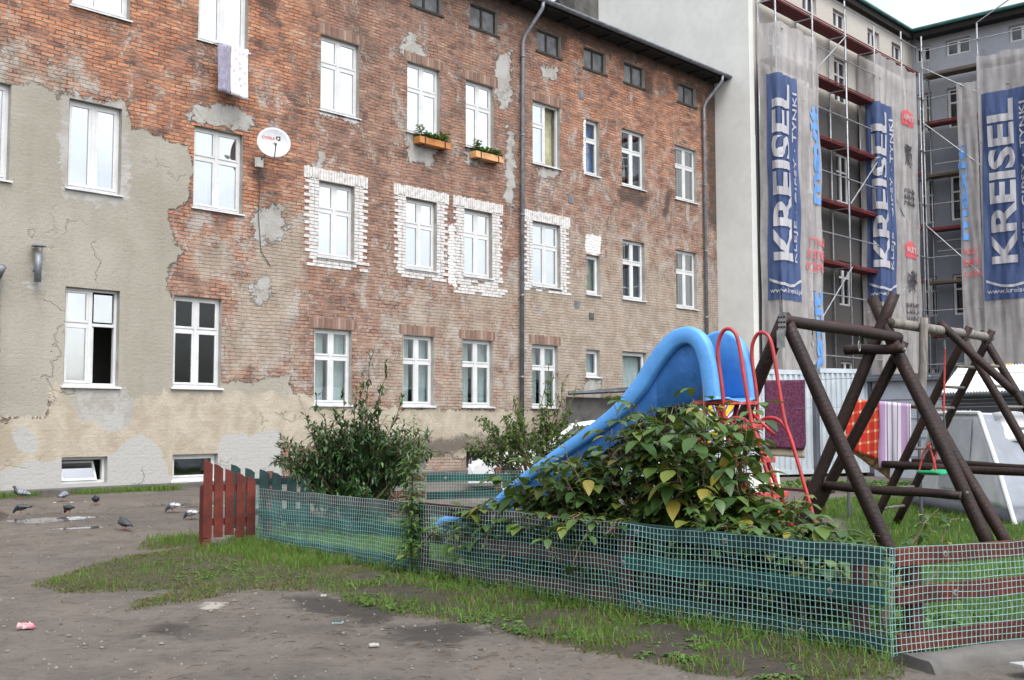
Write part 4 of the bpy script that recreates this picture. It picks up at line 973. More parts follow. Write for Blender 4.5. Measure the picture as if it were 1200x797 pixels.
while z < 2.0: mb.beam((i0.x+nr.x*.012,i0.y+nr.y*.012,z), (i1.x+nr.x*.012,i1.y+nr.y*.012,z), .02, .018); z += .16
mb.build('siding_joints', M['shed_wall'], cs)
mb = MB(); mb.tube([e0+V((-.03,0,-.06)), e1+V((-.03,0,-.06))], .05, 8); mb.build('gutter', M['slate'], cs)

ls = empty('concrete_shed', (24.3, 19, .2), 'low rough concrete lean-to with a thin flat roof against the tenement', 'shed')
mb = MB(); mb.slab([(22.0,18.35,.1),(26.9,18.35,.1),(27.6,20.1,.1),(24.35,20.1,.1)], (0,0,2.02)); mb.build('wall', M['concrete'], ls)
mb = MB(); mb.slab([(21.8,18.1,2.16),(27.3,18.1,2.40),(27.8,20.15,2.48),(24.4,20.15,2.24)], (0,0,.09)); mb.build('roof', M['roofing'], ls)
mb = MB(); mb.slab([(21.8,18.09,2.20),(27.3,18.09,2.44),(27.3,18.07,2.44),(21.8,18.07,2.20)], (0,0,.055)); mb.build('roof_edge', M['zinc'], ls)
mb = MB(); mb.box(22.3, 24.2, 18.18, 18.34, 1.18, 1.30); mb.build('ledge', M['sill'], ls)

# car, seen through the shrub: nose to the left
car = empty('parked_car', (17.4, 14.2, .05), 'white car parked in front of the tenement, nose to the left, behind the airy shrub', 'car')
cx_ = V((.676,-.737,0)); cy_ = V((.737,.676,0)); c0 = V((16.0,15.85,.06))
def CP(l, wv, z): return c0+cx_*l+cy_*wv+V((0,0,z))
prof = [(0.0,.42),(.03,.60),(.18,.70),(.6,.80),(1.05,.87),(1.32,.90),(2.05,1.40),(2.5,1.47),(3.3,1.45),(3.8,1.25),(4.08,.98),(4.15,.62),(4.12,.40)]
mb = MB(); ws = (-.02,.06,.22,.84,1.46,1.62,1.70)
def carz(l, wv):
    for (a, b), (c, d) in zip(prof, prof[1:]):
        if a <= l <= c or c <= l <= a: return b+(d-b)*((l-a)/(c-a) if c != a else 0)
    return prof[-1][1]
rows = [p for p in prof]
base = len(mb.v); NW = 11
for l, z in rows:
    for i in range(NW):
        u = i/(NW-1)*2-1; e = abs(u)**5
        inset = .16*max(0, (z-.9)/.55)
        mb.v.append(tuple(CP(l+(.10*e if l < .5 else (-.08*e if l > 3.9 else 0)), .84+u*(.84-inset), z-.06*e*(1 if z > .5 else 0))))
for j in range(len(rows)-1):
    for i in range(NW-1):
        a = base+j*NW+i; mb.f.append((a, a+1, a+NW+1, a+NW)); mb.mi.append(0)
for side in (0, NW-1):                                           # flanks
    for j in range(len(rows)-1):
        a, b2 = base+j*NW+side, base+(j+1)*NW+side; n = len(mb.v)
        va, vb = V(mb.v[a]), V(mb.v[b2]); wv = 0 if side == 0 else 1.68
        la, lb = rows[j][0], rows[j+1][0]
        mb.v += [tuple(CP(la, wv, .62)), tuple(CP(lb, wv, .62)), tuple(CP(la, wv+(.04 if side == 0 else -.04), .24)), tuple(CP(lb, wv+(.04 if side == 0 else -.04), .24))]
        mb.f += [(a, b2, n+1, n), (n, n+1, n+3, n+2)]; mb.mi += [0, 0]
mb.poly([CP(0,.0,.24),CP(0,1.68,.24),CP(0,1.68,.5),CP(0,.0,.5)])
mb.build('body', M['car_white'], car, smooth=False, bevel=.02)
mb = MB(); mb.poly([CP(1.36,.12,.935),CP(1.36,1.56,.935),CP(2.0,1.42,1.385),CP(2.0,.26,1.385)]); mb.build('windscreen', M['car_glass'], car)
for wv in (-.012, 1.692):
    s = 1 if wv < 0 else -1
    mb = MB(); mb.poly([CP(1.6,wv+.03*s,.92),CP(2.6,wv+.03*s,.92),CP(2.6,wv+.155*s,1.37),CP(2.12,wv+.15*s,1.36)]).poly([CP(2.66,wv+.03*s,.92),CP(3.6,wv+.03*s,.92),CP(3.3,wv+.15*s,1.36),CP(2.66,wv+.155*s,1.37)]); mb.build('side_window', M['car_glass'], car)
for l in (.78, 3.35):
    for wv in (.02, 1.66):
        mb = MB(); mb.lathe([(.001,-.09),(.26,-.09),(.30,-.06),(.30,.06),(.26,.09),(.001,.09)], CP(l,wv,.28), 22, 0, cy_); wh = mb.build('wheel', M['tyre'], car)
        mb = MB(); s = -1 if wv < 1 else 1; mb.lathe([(.001,.0),(.17,.0),(.19,.012)], CP(l,wv+s*.095,.28), 16, 0, cy_*s); mb.build('rim', M['galv'], wh)
for wv in (.25, 1.43):
    mb = MB(); mb.lathe([(.001,.02),(.10,.015),(.11,0)], CP(.02,wv,.60), 14, 0, -cx_); mb.build('headlight', M['steel'], car)

# clothes line with rug, blanket, towel
cl = empty('clothes_line', (16.2, 9.5, 0), 'sagging wire clothes line strung across the lawn between two thin posts', 'clothes line')
mb = MB(); mb.tube([(15.6,11.4,2.1),(15.9,9.9,2.12),(16.2,9.25,2.15),(16.4,8.7,2.15),(16.8,3.4,2.2)], .006, 4).tube([(15.8,11.4,1.72),(16.3,9.0,1.70),(16.8,3.4,1.8)], .004, 4); mb.build('wire', M['zinc'], cl)
for x, y in ((15.6,11.4),(16.8,3.4)):
    mb = MB(); mb.tube([(x,y,0),(x,y,2.3)], .03, 8); mb.build('post', M['slate'], cl)
def rug_pt(p0, p1, zt, zb, amp, ph, rad=0):
    p0, p1 = V(p0), V(p1); d = (p1-p0).normalized(); nr = V((-d.y, d.x, 0))
    def f(u, v):
        z = zb+(zt-zb)*v; k = 1-v
        cu = u
        if rad and v < .12: cu = .5+(u-.5)*(1-.10*(1-v/.12)**2)
        return p0.lerp(p1, cu)+nr*(amp*sin(9*u+ph)*k+amp*.4*sin(21*u+3*v))+V((0,0,z-p0.lerp(p1,u).z+.015*sin(4*u+ph)*k))
    return f
mb = MB(); mb.grid(rug_pt((16.0,9.24,2.13),(16.42,8.76,2.13),2.15,1.06,.012,.5,1), 14, 24); 
tag(mb.build('rug', M['carpet'], None, True, solid=.03, origin=(16.2,9,2.15)), 'deep purple rug hanging on the clothes line beside the swing frame', 'rug')
mb = MB(); mb.grid(rug_pt((16.07,9.24,1.25),(16.44,8.80,1.25),1.40,.93,.008,.5), 10, 8)
tag(mb.build('cloth', M['beige_cloth'], None, True, solid=.02, origin=(16.25,9,1.4)), 'beige cloth hanging below the hem of the purple rug', 'cloth')
def sunburst():
    t = NT('sunburst_towel'); tc = t.n('ShaderNodeTexCoord').outputs['Object']; s = t.n('ShaderNodeSeparateXYZ'); t.set(s.inputs[0], tc)
    ang = t.math('ARCTAN2', t.math('ADD', s.outputs[2], .55), t.math('ADD', t.math('MULTIPLY', s.outputs[1], -1.3), .05))
    rad = t.math('SQRT', t.math('ADD', t.math('MULTIPLY', s.outputs[1], s.outputs[1]), t.math('POWER', t.math('ADD', s.outputs[2], .55), 2.0)))
    wv = t.math('SINE', t.math('ADD', t.math('MULTIPLY', ang, 9.0), t.math('MULTIPLY', rad, 5.0)))
    c = t.mix(t.step(wv, -.15, .0), (.75,.52,.02), (.05,.10,.45)); c = t.mix(t.step(wv, .75, .85), c, (.72,.72,.74))
    return t.done(t.pbsdf(Base_Color=c, Roughness=.9))
M['sunburst'] = sunburst()
mb = MB(); mb.grid(rug_pt((15.75,10.35,2.12),(15.98,9.42,2.12),2.13,1.10,.03,1.1), 16, 16)
tag(mb.build('beach_towel', M['sunburst'], None, True, solid=.012, origin=(15.87,9.88,2.0)), 'yellow and blue sunburst beach towel hanging behind the slide ladder', 'towel')
# drying pole with blanket and towel
dp = empty('drying_pole', (16.5,7.5,0), 'wooden drying pole on two posts carrying a checked blanket and a towel', 'drying pole')
mb = MB(); mb.tube([(16.46,8.1,1.80),(16.42,6.9,1.70)], .03, 8); mb.build('pole', M['post_brown'], dp)
for p in ((16.46,8.08),(16.42,6.93)):
    mb = MB(); mb.tube([(*p,0),(*p,1.78 if p[1] > 7.5 else 1.72)], .025, 8); mb.build('post', M['slate'], dp)
def checked():
    t = NT('orange_checked_blanket'); tc = t.n('ShaderNodeTexCoord').outputs['Object']; s = t.n('ShaderNodeSeparateXYZ'); t.set(s.inputs[0], tc)
    def st(v, per, lo, hi):
        f = t.math('ABSOLUTE', t.math('SUBTRACT', t.math('FRACT', t.math('MULTIPLY', v, 1/per)), .5)); return t.step(f, lo, hi)
    a, b = st(s.outputs[1], .12, .34, .40), st(t.math('ADD', s.outputs[2], t.math('MULTIPLY', s.outputs[1], .15)), .16, .36, .42)
    c = t.mix(t.math('MAXIMUM', a, b), (.50,.026,.012), (.55,.10,.05)); c = t.mix(t.math('MULTIPLY', a, b), c, (.66,.50,.30))
    return t.done(t.pbsdf(Base_Color=c, Roughness=.95))
M['checked'] = checked()
def striped():
    t = NT('lilac_striped_towel'); tc = t.n('ShaderNodeTexCoord').outputs['Object']; s = t.n('ShaderNodeSeparateXYZ'); t.set(s.inputs[0], tc)
    ramp = t.n('ShaderNodeValToRGB'); ramp.color_ramp.interpolation = 'CONSTANT'
    t.set(ramp.inputs[0], t.math('FRACT', t.math('MULTIPLY', s.outputs[1], 2.9)))
    e = ramp.color_ramp.elements
    cs_ = [(0,(.60,.57,.62)),(.16,(.13,.10,.20)),(.20,(.60,.57,.62)),(.26,(.42,.27,.45)),(.55,(.60,.58,.63)),(.68,(.20,.12,.26)),(.72,(.62,.6,.65)),(.9,(.36,.24,.40))]
    while len(e) < len(cs_): e.new(.5)
    for i, (p, c) in enumerate(cs_): e[i].position = p; e[i].color = (*c, 1)
    return t.done(t.pbsdf(Base_Color=ramp.outputs[0], Roughness=.95))
M['striped'] = striped()
def drape(p0, p1, zt0, zt1, zb0, zb1, amp, off, ph):
    p0, p1 = V(p0), V(p1)
    def f(u, v):
        b = p0.lerp(p1, u); k = 1-v
        return (b.x-off-amp*(.5+.5*sin(13*u+ph))*k-.02*k, b.y+.02*sin(7*v+ph)*k, (zb0+(zb1-zb0)*u)*k+(zt0+(zt1-zt0)*u)*v)
    return f
mb = MB(); mb.grid(drape((16.46,8.02,0),(16.44,7.35,0),1.81,1.77,1.05,.62,.03,.025,1), 18, 18); mb.grid(drape((16.46,8.02,0),(16.44,7.35,0),1.81,1.77,1.2,.9,.0,-.05,1), 8, 8)
tag(mb.build('blanket', M['leopard'], None, True, solid=.012, origin=(16.45,7.7,1.8)), 'mottled brown blanket hanging lowest, under the orange checked one', 'blanket', 'washing on the drying pole')
mb = MB(); mb.grid(drape((16.40,8.05,0),(16.40,7.50,0),1.84,1.80,1.10,.92,.03,.045,2), 18, 18)
tag(mb.build('blanket', M['checked'], None, True, solid=.012, origin=(16.4,7.8,1.8)), 'orange and cream checked blanket hanging on the drying pole', 'blanket', 'washing on the drying pole')
mb = MB(); mb.grid(drape((16.38,7.49,0),(16.36,7.0,0),1.80,1.75,.80,.88,.05,.05,0), 24, 18)
tag(mb.build('towel', M['striped'], None, True, solid=.012, origin=(16.37,7.3,1.8)), 'lilac striped towel hanging in folds on the drying pole', 'towel', 'washing on the drying pole')

# bench and tipped plastic chair
bn = empty('low_bench', (16.95,9.4,0), 'low weathered bench plank on rusty legs standing in the grass', 'bench')
mb = MB(); mb.beam((17.15,10.3,.40),(16.78,8.55,.38),.26,.04); mb.build('seat', M['plank_dark'], bn, bevel=.005)
for p in ((17.1,10.1),(16.86,8.95),(16.80,8.68)):
    mb = MB(); mb.tube([(*p,0),(*p,.37)], .025, 8); mb.build('leg', M['post_brown'], bn)
ch = empty('plastic_chair', (16.7,10.0,0), 'white plastic garden chair tipped over on the grass behind the ladder', 'chair')
q = Matrix.Translation((16.7,9.75,.42)) @ Matrix.Rotation(radians(38), 4, 'Z') @ Matrix.Rotation(radians(-62), 4, 'Y')
def T(p): return q @ V(p)
def chair_part(name, fn):
    mb = MB(); fn(mb); mb.v = [tuple(T(p)) for p in mb.v]; mb.build(name, M['white_plastic'], ch, smooth=True, solid=.014)
chair_part('seat', lambda m: m.grid(lambda u, v: ((u-.5)*.46, (v-.5)*.46, -.03*sin(pi*u)*sin(pi*v)+.02*(v-.5)), 8, 8))
chair_part('backrest', lambda m: m.grid(lambda u, v: (-.23-.16*v, (u-.5)*.46*(1-.15*v*v), .02+.44*v+.03*sin(pi*u)), 8, 8))
for s in (-1, 1):
    chair_part('armrest', lambda m, s=s: m.grid(lambda u, v: (-.30+.50*u, s*(.23+.05*v), .24+.02*sin(3*u)), 8, 2))
    for x in (-.2, .2): chair_part('leg', lambda m, s=s, x=x: m.grid(lambda u, v: (x*(1+.15*(1-v))+.05*(u-.5), s*(.23+.05*(1-v)), -.40+.64*v if x > 0 else -.40+.42*v), 2, 6))

# foil tent
tn = empty('foil_tent', (18.4,7.2,0), 'big white foil play tent with torn top and dark hem on the lawn', 'tent')
FL, FR, BL, BR = V((19.85,8.65,0)), V((17.05,5.85,0)), V((21.8,7.6,0)), V((19.2,5.0,0))
TL, TR, UL, UR = V((18.95,7.72,1.62)), V((18.2,6.72,1.60)), V((20.2,7.0,1.62)), V((19.4,6.05,1.60))
def facet(name, a, b, c, d, m, wob=.04, nu=14, nv=14):
    nr = (b-a).cross(d-a).normalized()
    mb = MB(); mb.grid(lambda u, v: a.lerp(b, u).lerp(d.lerp(c, u), v)+nr*(wob*sin(pi*u)*sin(pi*v)*(1+.6*sin(6*u+3*v))), nu, nv); return mb.build(name, m, tn, smooth=True, solid=.006)
mid = lambda p, q, t: p.lerp(q, t)
h = .13
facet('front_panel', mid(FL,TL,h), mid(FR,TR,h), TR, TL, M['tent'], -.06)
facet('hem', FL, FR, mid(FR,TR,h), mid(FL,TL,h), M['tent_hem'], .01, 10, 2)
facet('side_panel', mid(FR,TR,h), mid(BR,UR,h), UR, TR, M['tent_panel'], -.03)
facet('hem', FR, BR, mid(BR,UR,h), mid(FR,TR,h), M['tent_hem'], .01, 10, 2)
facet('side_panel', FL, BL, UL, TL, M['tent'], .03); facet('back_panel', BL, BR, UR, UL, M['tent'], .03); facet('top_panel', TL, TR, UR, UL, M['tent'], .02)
mb = MB(); mb.grid(lambda u, v: mid(FL,FR,.60).lerp(mid(FL,FR,.30), u).lerp(mid(TL,TR,.85).lerp(mid(TL,TR,.25), u), .25+.7*v)-V((.74,.68,0))*(.05+.10*sin(pi*u)*sin(pi*v)), 8, 8); mb.build('window_panel', M['tent_window'], tn, smooth=True)
for a, b in ((FR,TR),(FL,TL),(TL,TR)):
    mb = MB(); mb.tube([a-V((.05,.05,0)), a.lerp(b,.5)-V((.08,.07,-.02)), b-V((.03,.03,-.02))], .035, 8); mb.build('edge_tape', M['cloth_white'], tn)
mb = MB(); mb.tube([BR.lerp(FR,.5), UR.lerp(TR,.5)], .03, 8); mb.build('edge_tape', M['cloth_white'], tn)
mb = MB()
for i in range(16):                                               # torn ragged top edge
    u = i/16; p = TL.lerp(TR, u); hh = random.uniform(.02,.12)*(1.2-u*.4)
    mb.slab([p, TL.lerp(TR,u+.05), TL.lerp(TR,u+.035)+V((0,0,hh)), p+V((0,0,hh*.4))], (.01,.01,0))
mb.build('torn_edge', M['cloth_white'], tn)
mb = MB(); mb.grid(lambda u, v: (18.3+1.0*u+.1*sin(5*v), 6.55-1.2*u-.1*v, 1.62-.10*u-.50*v*(1-.4*u)+.05*sin(7*u)), 8, 6); mb.build('loose_flap', M['cloth_white'], tn, smooth=True, solid=.006)
# ------------------------------------------------------------------ playground fence with green netting
def fence(name, label, A, B, posts, panels, rr=.0022, out=None, net_to=.02, rails=((.05,.165),(.335,.45),(.595,.705)), netting=True, top=.70, posttop=.66, postmat='plank_dark', cat='fence'):
    A, B = V((*A,0)), V((*B,0)); d = (B-A); L = d.length; d.normalize(); nr = V((-d.y, d.x, 0))
    if out is not None and nr.dot(V((*out,0))) < 0: nr = -nr
    f = empty(name, A, label, cat)
    P = lambda s, o, z: A+d*s+nr*o+V((0,0,z))
    for s in posts:
        mb = MB(); h = posttop+random.uniform(-.02,.02); mb.slab([P(s-.045,-.10,-.05),P(s+.045,-.10,-.05),P(s+.045,-.015,-.05),P(s-.045,-.015,-.05)], (0,0,h+.05)); mb.build('post', M[postmat], f, bevel=.006)
    for s0, s1, ms in panels:
        for (z0, z1), m in zip(rails, ms):
            mb = MB(); n = 6; j = [random.uniform(-.012,.012) for _ in range(n+1)]
            pts = [P(s0+(s1-s0)*i/n, 0, z0+j[0]+ (j[1]-j[0])*i/n) for i in range(n+1)]
            mb.slab([P(s0,0,z0+j[0]),P(s1,0,z0+j[1]),P(s1,0,z1+j[1]),P(s0,0,z1+j[0])], nr*.024); mb.build('rail_plank', M[m], f, bevel=.004)
    if netting:
        sp = .0405; ph = random.random()*6
        def N(s, z):
            sag = .006*sin(1.9*s+ph)+.005*sin(5.3*s)
            return P(s, .048+.010*sin(3.1*s+7*z+ph)+.006*sin(11*s+3*z), z+sag*(1 if z > .35 else .6)+.003*sin(9*s+11*z))
        mb = MB(); nv = int(L/sp); nh = int((top-.02)/sp); r = rr
        for i in range(nv+1):
            s = -.05+(L+.1)*i/nv; mb.tube([N(s, .015+(top-.015)*k/8) for k in range(9)], r, 4, False)
        for k in range(nh+1):
            z = .015+(top-.015)*k/nh; mb.tube([N(-.05+(L+.1)*i/(nv//2), z) for i in range(nv//2+1)], r, 4, False)
        mb.build('netting', M['netting'], f)
        s = .5
        while s < L-.1:
            for z in (.11, .40, .65):
                if random.random() < .6:
                    c = P(s+random.uniform(-.15,.15), .066, z); mb = MB(); mb.lathe([(.007,.0),(.019,.0),(.021,.004),(.008,.006)], c, 12, 0, nr); mb.build('washer', M['steel'], f)
            s += .85
    return f, P
F0, F1, F2 = (8.22,11.70), (6.93,3.14), (10.2,1.92)
fence('netted_fence', 'low plank fence behind green netting, running along the dirt yard to the front corner', F0, F1, [.06,3.42,6.25,8.40],
      [(.0,3.40,('plank_green','plank_green','plank_dark')),(3.44,6.22,('plank_dark','plank_dark','plank_dark')),(6.28,8.62,('plank_dkgreen','plank_green','plank_dkgreen'))], out=(-1,0))
fence('netted_fence', 'short red plank fence behind green netting at the right front corner above the concrete kerb', F1, F2, [.25,2.0,3.4],
      [(.04,2.0,('plank_red','plank_red','plank_red')),(2.02,3.48,('plank_red','plank_red','plank_red'))], out=(-.3,-1))
fence('netted_fence', 'rear plank fence of red and green boards with brown posts, far side of the playground', (9.9,14.4), (14.6,10.62), [.3,2.0,3.75,5.6],
      [(.2,2.0,('plank_red','plank_red','plank_red')),(2.02,2.62,('plank_red','plank_red','plank_red')),(2.64,3.75,('plank_dkgreen','plank_dkgreen','plank_green')),(3.77,5.9,('plank_dkgreen','plank_dkgreen','plank_green'))], out=(-1,-1), posttop=.78, postmat='post_brown', top=.74, rr=.0013)
def pickets(name, label, A, B, n, h0, h1, zb, wdt, mat, cat='gate', postat=None):
    A, B = V((*A,0)), V((*B,0)); d = (B-A); L = d.length; d.normalize(); nr = V((-d.y,d.x,0)); nr = nr if nr.dot(-A) > 0 else -nr
    g = empty(name, A, label, cat)
    for i in range(n):
        s = (L-wdt)*i/(n-1); h = h0+(h1-h0)*i/(n-1)+random.uniform(-.012,.012); z0 = zb+random.uniform(-.02,.02); ln = random.uniform(-.008,.008)
        p = A+d*s
        q = [p+V((0,0,z0)), p+d*wdt+V((0,0,z0)), p+d*(wdt+ln)+V((0,0,h-.06)), p+d*(wdt*.55+ln)+V((0,0,h-.02)), p+d*ln+V((0,0,h))]
        mb = MB(); mb.slab(q, -nr*.022); mb.build('picket', M[mat], g, bevel=.004)
    for z in (.32, .72):
        mb = MB(); mb.beam(A-nr*.045+V((0,0,z)), B-nr*.045+V((0,0,z)), .035, .08); mb.build('rail', M[mat], g)
    if postat is not None:
        mb = MB(); mb.beam(A+d*.06-nr*.1+V((0,0,-.05)), A+d*.06-nr*.1+V((0,0,.75)), .085, .085); mb.build('post', M[mat], g)
        mb = MB(); mb.beam(A+d*.05+V((0,0,-.05)), A+d*.05+V((0,0,.13)), .09, .03); mb.build('stub', M['post_brown'], g)
    return g
pickets('picket_gate', 'red stained picket gate with slanted tops at the left end of the netted fence', (7.50,11.83), (8.17,11.74), 5, 1.06, .84, .14, .112, 'plank_red', postat=1)
pickets('picket_gate', 'green picket gate leaf standing behind the red pickets', (8.62,12.95), (9.34,12.2), 6, .95, .76, .12, .125, 'plank_dkgreen')
cb = MB(); a = V((6.88,2.98,0)); d = (V((*F2,0))-V((*F1,0))).normalized(); nn = V((d.y,-d.x,0))
def kerbpt(u, v):
    q = [(-.10,-.10),(-.08,.0),(.0,.035),(.10,.05),(.20,.045),(.25,.02),(.28,-.10)]; k = v*(len(q)-1); i = min(len(q)-2, int(k)); o, z = [q[i][j]+(q[i+1][j]-q[i][j])*(k-i) for j in (0,1)]
    s = -.06+3.6*u; w_ = mnoise.noise((s*3, v*4, 2))*.035+mnoise.noise((s*9, v*9, 7))*.016
    p = a+d*s+nn*(o-.05+w_); return (p.x, p.y, z+.03+.02*u+w_*.6)
cb.grid(kerbpt, 90, 12)
cb.poly([kerbpt(0, k/12) for k in range(13)])
tag(cb.build('concrete_kerb', M['concrete'], None, True, origin=a), 'rough concrete kerb under the short red fence', 'kerb')

# ------------------------------------------------------------------ slide
sl = empty('playground_slide', (9.1,6.0,0), 'blue plastic slide with high rounded side walls on a red tubular ladder', 'slide')
RIM = [(9.20,.36),(9.17,.42),(9.05,.47),(8.75,.52),(8.40,.64),(7.97,.93),(7.51,1.20),(6.95,1.51),(6.70,1.68),(6.48,1.89),(6.33,2.08),(6.20,2.22),(6.06,2.33),(5.91,2.375),(5.77,2.35),(5.66,2.25),(5.59,2.08),(5.555,1.88),(5.535,1.70)]
BED = [(9.22,.30),(9.0,.30),(8.7,.33),(8.3,.44),(7.9,.68),(7.5,.93),(7.0,1.24),(6.6,1.49),(6.35,1.63),(6.1,1.70),(5.8,1.71),(5.50,1.71)]
def bedz(y):
    for (a, b), (c, d) in zip(BED, BED[1:]):
        if c <= y <= a: return b+(d-b)*(a-y)/(a-c)
    return .30 if y > 9 else 1.71
def smoothpath(P, n=4):
    out = []
    for i in range(len(P)-1):
        p0, p1, p2, p3 = P[max(i-1,0)], P[i], P[i+1], P[min(i+2,len(P)-1)]
        for k in range(n):
            t = k/n; out.append(tuple(.5*((2*p1[j])+(-p0[j]+p2[j])*t+(2*p0[j]-5*p1[j]+4*p2[j]-p3[j])*t*t+(-p0[j]+3*p1[j]-3*p2[j]+p3[j])*t**3) for j in range(len(p1))))
    return out+[P[-1]]
rim = smoothpath(RIM)
def flange(x0, x1, name):
    mb = MB(); n = len(rim); base = len(mb.v); K = 12
    for i, (y, z) in enumerate(rim):
        a, b = rim[max(i-1,0)], rim[min(i+1,n-1)]; ty, tz = b[0]-a[0], b[1]-a[1]; l = sqrt(ty*ty+tz*tz); ty, tz = ty/l, tz/l
        ny, nz = -tz, ty                                          # inward (below the rim)
        if i/n < .05: wd = .05
        else: wd = .085+.085*smooth01(.15, .55, i/n)
        wd = min(wd, .165)
        for k in range(K):
            a = 2*pi*k/K; cxk, cyk = cos(a), sin(a)
            sx = (abs(cxk)**.55)*(1 if cxk > 0 else -1); sy = (abs(cyk)**.55)*(1 if cyk > 0 else -1)
            o = (sy*.5+.5)*wd
            mb.v.append(((x0+x1)/2+sx*(x1-x0)/2, y+ny*o, z+nz*o))
    for i in range(n-1):
        for k in range(K):
            mb.f.append((base+i*K+k, base+i*K+(k+1) % K, base+(i+1)*K+(k+1) % K, base+(i+1)*K+k)); mb.mi.append(0)
    mb.f += [tuple(base+k for k in range(K)), tuple(base+(n-1)*K+k for k in range(K-1,-1,-1))]; mb.mi += [0,0]
    return mb.build(name, M['blue_plastic'], sl, smooth=True)
flange(8.755, 8.875, 'side_rim'); flange(9.365, 9.485, 'side_rim')
for x, nm in ((8.868, 'side_wall'), (9.372, 'side_wall')):
    mb = MB(); base = 0
    pts = []
    for i, (y, z) in enumerate(rim):
        zb = bedz(y)-.09 if y > 6.3 else bedz(y)-.05
        a, b = rim[max(i-1,0)], rim[min(i+1,len(rim)-1)]; l = sqrt((b[0]-a[0])**2+(b[1]-a[1])**2); ny, nz = -(b[1]-a[1])/l, (b[0]-a[0])/l
        pts.append(((y+ny*.03, z+nz*.03), (y+ny*.03, min(zb, z+nz*.03-.01))))
    for s in (-.012, .012):
        for (a, b), (c, d) in pts: mb.v += [(x+s, a, b), (x+s, c, d)]
    k = len(pts)*2
    for i in range(len(pts)-1):
        a = 2*i; mb.f += [(a, a+1, a+3, a+2), (k+a, k+a+2, k+a+3, k+a+1), (a+1, k+a+1, k+a+3, a+3)]; mb.mi += [0]*3
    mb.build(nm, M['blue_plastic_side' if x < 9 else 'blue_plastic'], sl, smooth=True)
bed = smoothpath(BED)
mb = MB(); mb.grid(lambda u, v: (8.885+.47*u, *(lambda p: (p[0], p[1]-.03*sin(pi*u)+ (.0)))(bed[min(len(bed)-1, int(v*(len(bed)-1)+.5))])), 8, len(bed)-1); mb.build('chute', M['blue_plastic'], sl, smooth=True, solid=.02)
def rtube(name, pts, r=.0175, m='red_paint', sm=True):
    mb = MB(); P3 = smoothpath([tuple(p) for p in pts], 5) if sm and len(pts) > 2 else pts
    mb.tube(P3, r, 10); return mb.build(name, M[m], sl, smooth=True)
for x in (8.87, 9.40):
    o = -.03 if x < 9 else .03
    rtube('handrail', [(x+o,5.52,1.45),(x+o,5.53,1.75),(x+o,5.57,2.05),(x+o,5.565,2.22),(x+o,5.50,2.325),(x+o,5.41,2.31),(x+o,5.355,2.19),(x+o,5.30,1.85),(x+o,5.24,1.50),(x+o,5.17,1.30),(x+o,5.02,.80),(x+o,4.78,0)])
    rtube('rail_arch', [(x+o,5.58,1.36),(x+o,5.53,1.47),(x+o,5.42,1.53),(x+o,5.30,1.51),(x+o,5.22,1.42)])
    rtube('stringer', [(x,5.62,1.66),(x,5.56,1.5),(x,4.95,0)], .021, sm=False)
    rtube('leg', [(x,5.72,1.68),(x,6.10,0)], .024, sm=False)
    rtube('brace', [(x,5.60,1.60),(x,5.34,1.38)], .016, sm=False)
for z in (1.46, 1.16, .85, .54, .24):
    y = 5.50-(1.46-z)*.405
    mb = MB(); mb.slab([(8.86,y-.05,z-.04),(9.41,y-.05,z-.04),(9.41,y+.09,z-.04),(8.86,y+.09,z-.04)], (0,0,.055)); mb.build('step', M['red_step'], sl, bevel=.006)
mb = MB(); mb.box(8.84, 9.42, 5.50, 5.86, 1.655, 1.69); mb.build('platform', M['red_step'], sl)
rtube('crossbar', [(8.87,5.95,.65),(9.40,5.95,.65)], .018, sm=False)
mb = MB(); mb.slab([(8.9,6.3,1.50),(9.34,6.3,1.50),(9.34,7.1,1.02),(8.9,7.1,1.02)], (0,0,.04)); mb.build('under_brace', M['plank_dark'], sl)

# ------------------------------------------------------------------ log swing frame
sw = empty('log_swing_frame', (13.0,5.8,0), 'brown log swing frame of crossed A frames with ladder end and hanging hooks', 'swing frame')
def log(name, a, b, r=.074, m='log', taper=.94, ends=True, seg=14, parent=None):
    a, b = V(a), V(b); n = 10; side = (b-a).normalized().orthogonal().normalized(); ph = random.random()*6
    pts = [a.lerp(b, i/n)+side*(.008*sin(3*i/n*pi+ph)) for i in range(n+1)]
    rr = [r*(1+(taper-1)*i/n)*(1+.03*sin(i*1.7+ph)) for i in range(n+1)]; rr[0] *= .93; rr[-1] *= .93
    mb = MB(); mb.tube(pts, rr, seg, True)
    mb.mi = [0]*len(mb.f)
    mb.mi[-1] = 1; mb.mi[-2] = 1
    return mb.build(name, [M[m], M['log_end']], sw, smooth=True)
YB = 5.79
log('beam', (10.30,YB-.07,2.52), (13.12,YB-.03,2.50), .060, taper=1.12)
log('beam', (12.95,YB-.02,2.66), (16.18,YB-.02,2.66), .062, 'log_grey')
log('leg', (10.47,4.62,0), (10.40,YB-.02,2.58)); log('leg', (10.55,7.10,0), (10.36,YB-.06,2.58))
log('leg', (12.98,4.66,0), (13.0,6.02,2.98), .080); log('leg', (12.60,6.95,0), (13.02,5.74,3.02), .074)
log('leg', (13.16,4.52,0), (13.14,5.86,2.42), .072); log('leg', (12.92,7.02,0), (13.16,5.70,2.45), .07)
log('tie', (12.84,6.30,2.36), (12.86,5.58,2.34), .062)
log('tie', (12.86,6.86,.72), (12.90,4.98,.66), .055)
LAD = [(15.2,.0),(16.03,.0)]
for x in (15.2, 16.03):
    log('leg', (x,7.15,0), (x,YB-.10,2.75), .058); log('leg', (x+.04,4.42,0), (x+.02,YB+.07,2.74), .058)
log('tie', (15.14,6.92,.90), (15.16,4.50,.82), .055); log('tie', (16.1,6.9,.92), (16.1,4.5,.84), .045)
log('brace', (14.45,5.80,2.76), (14.75,4.98,1.84), .056)
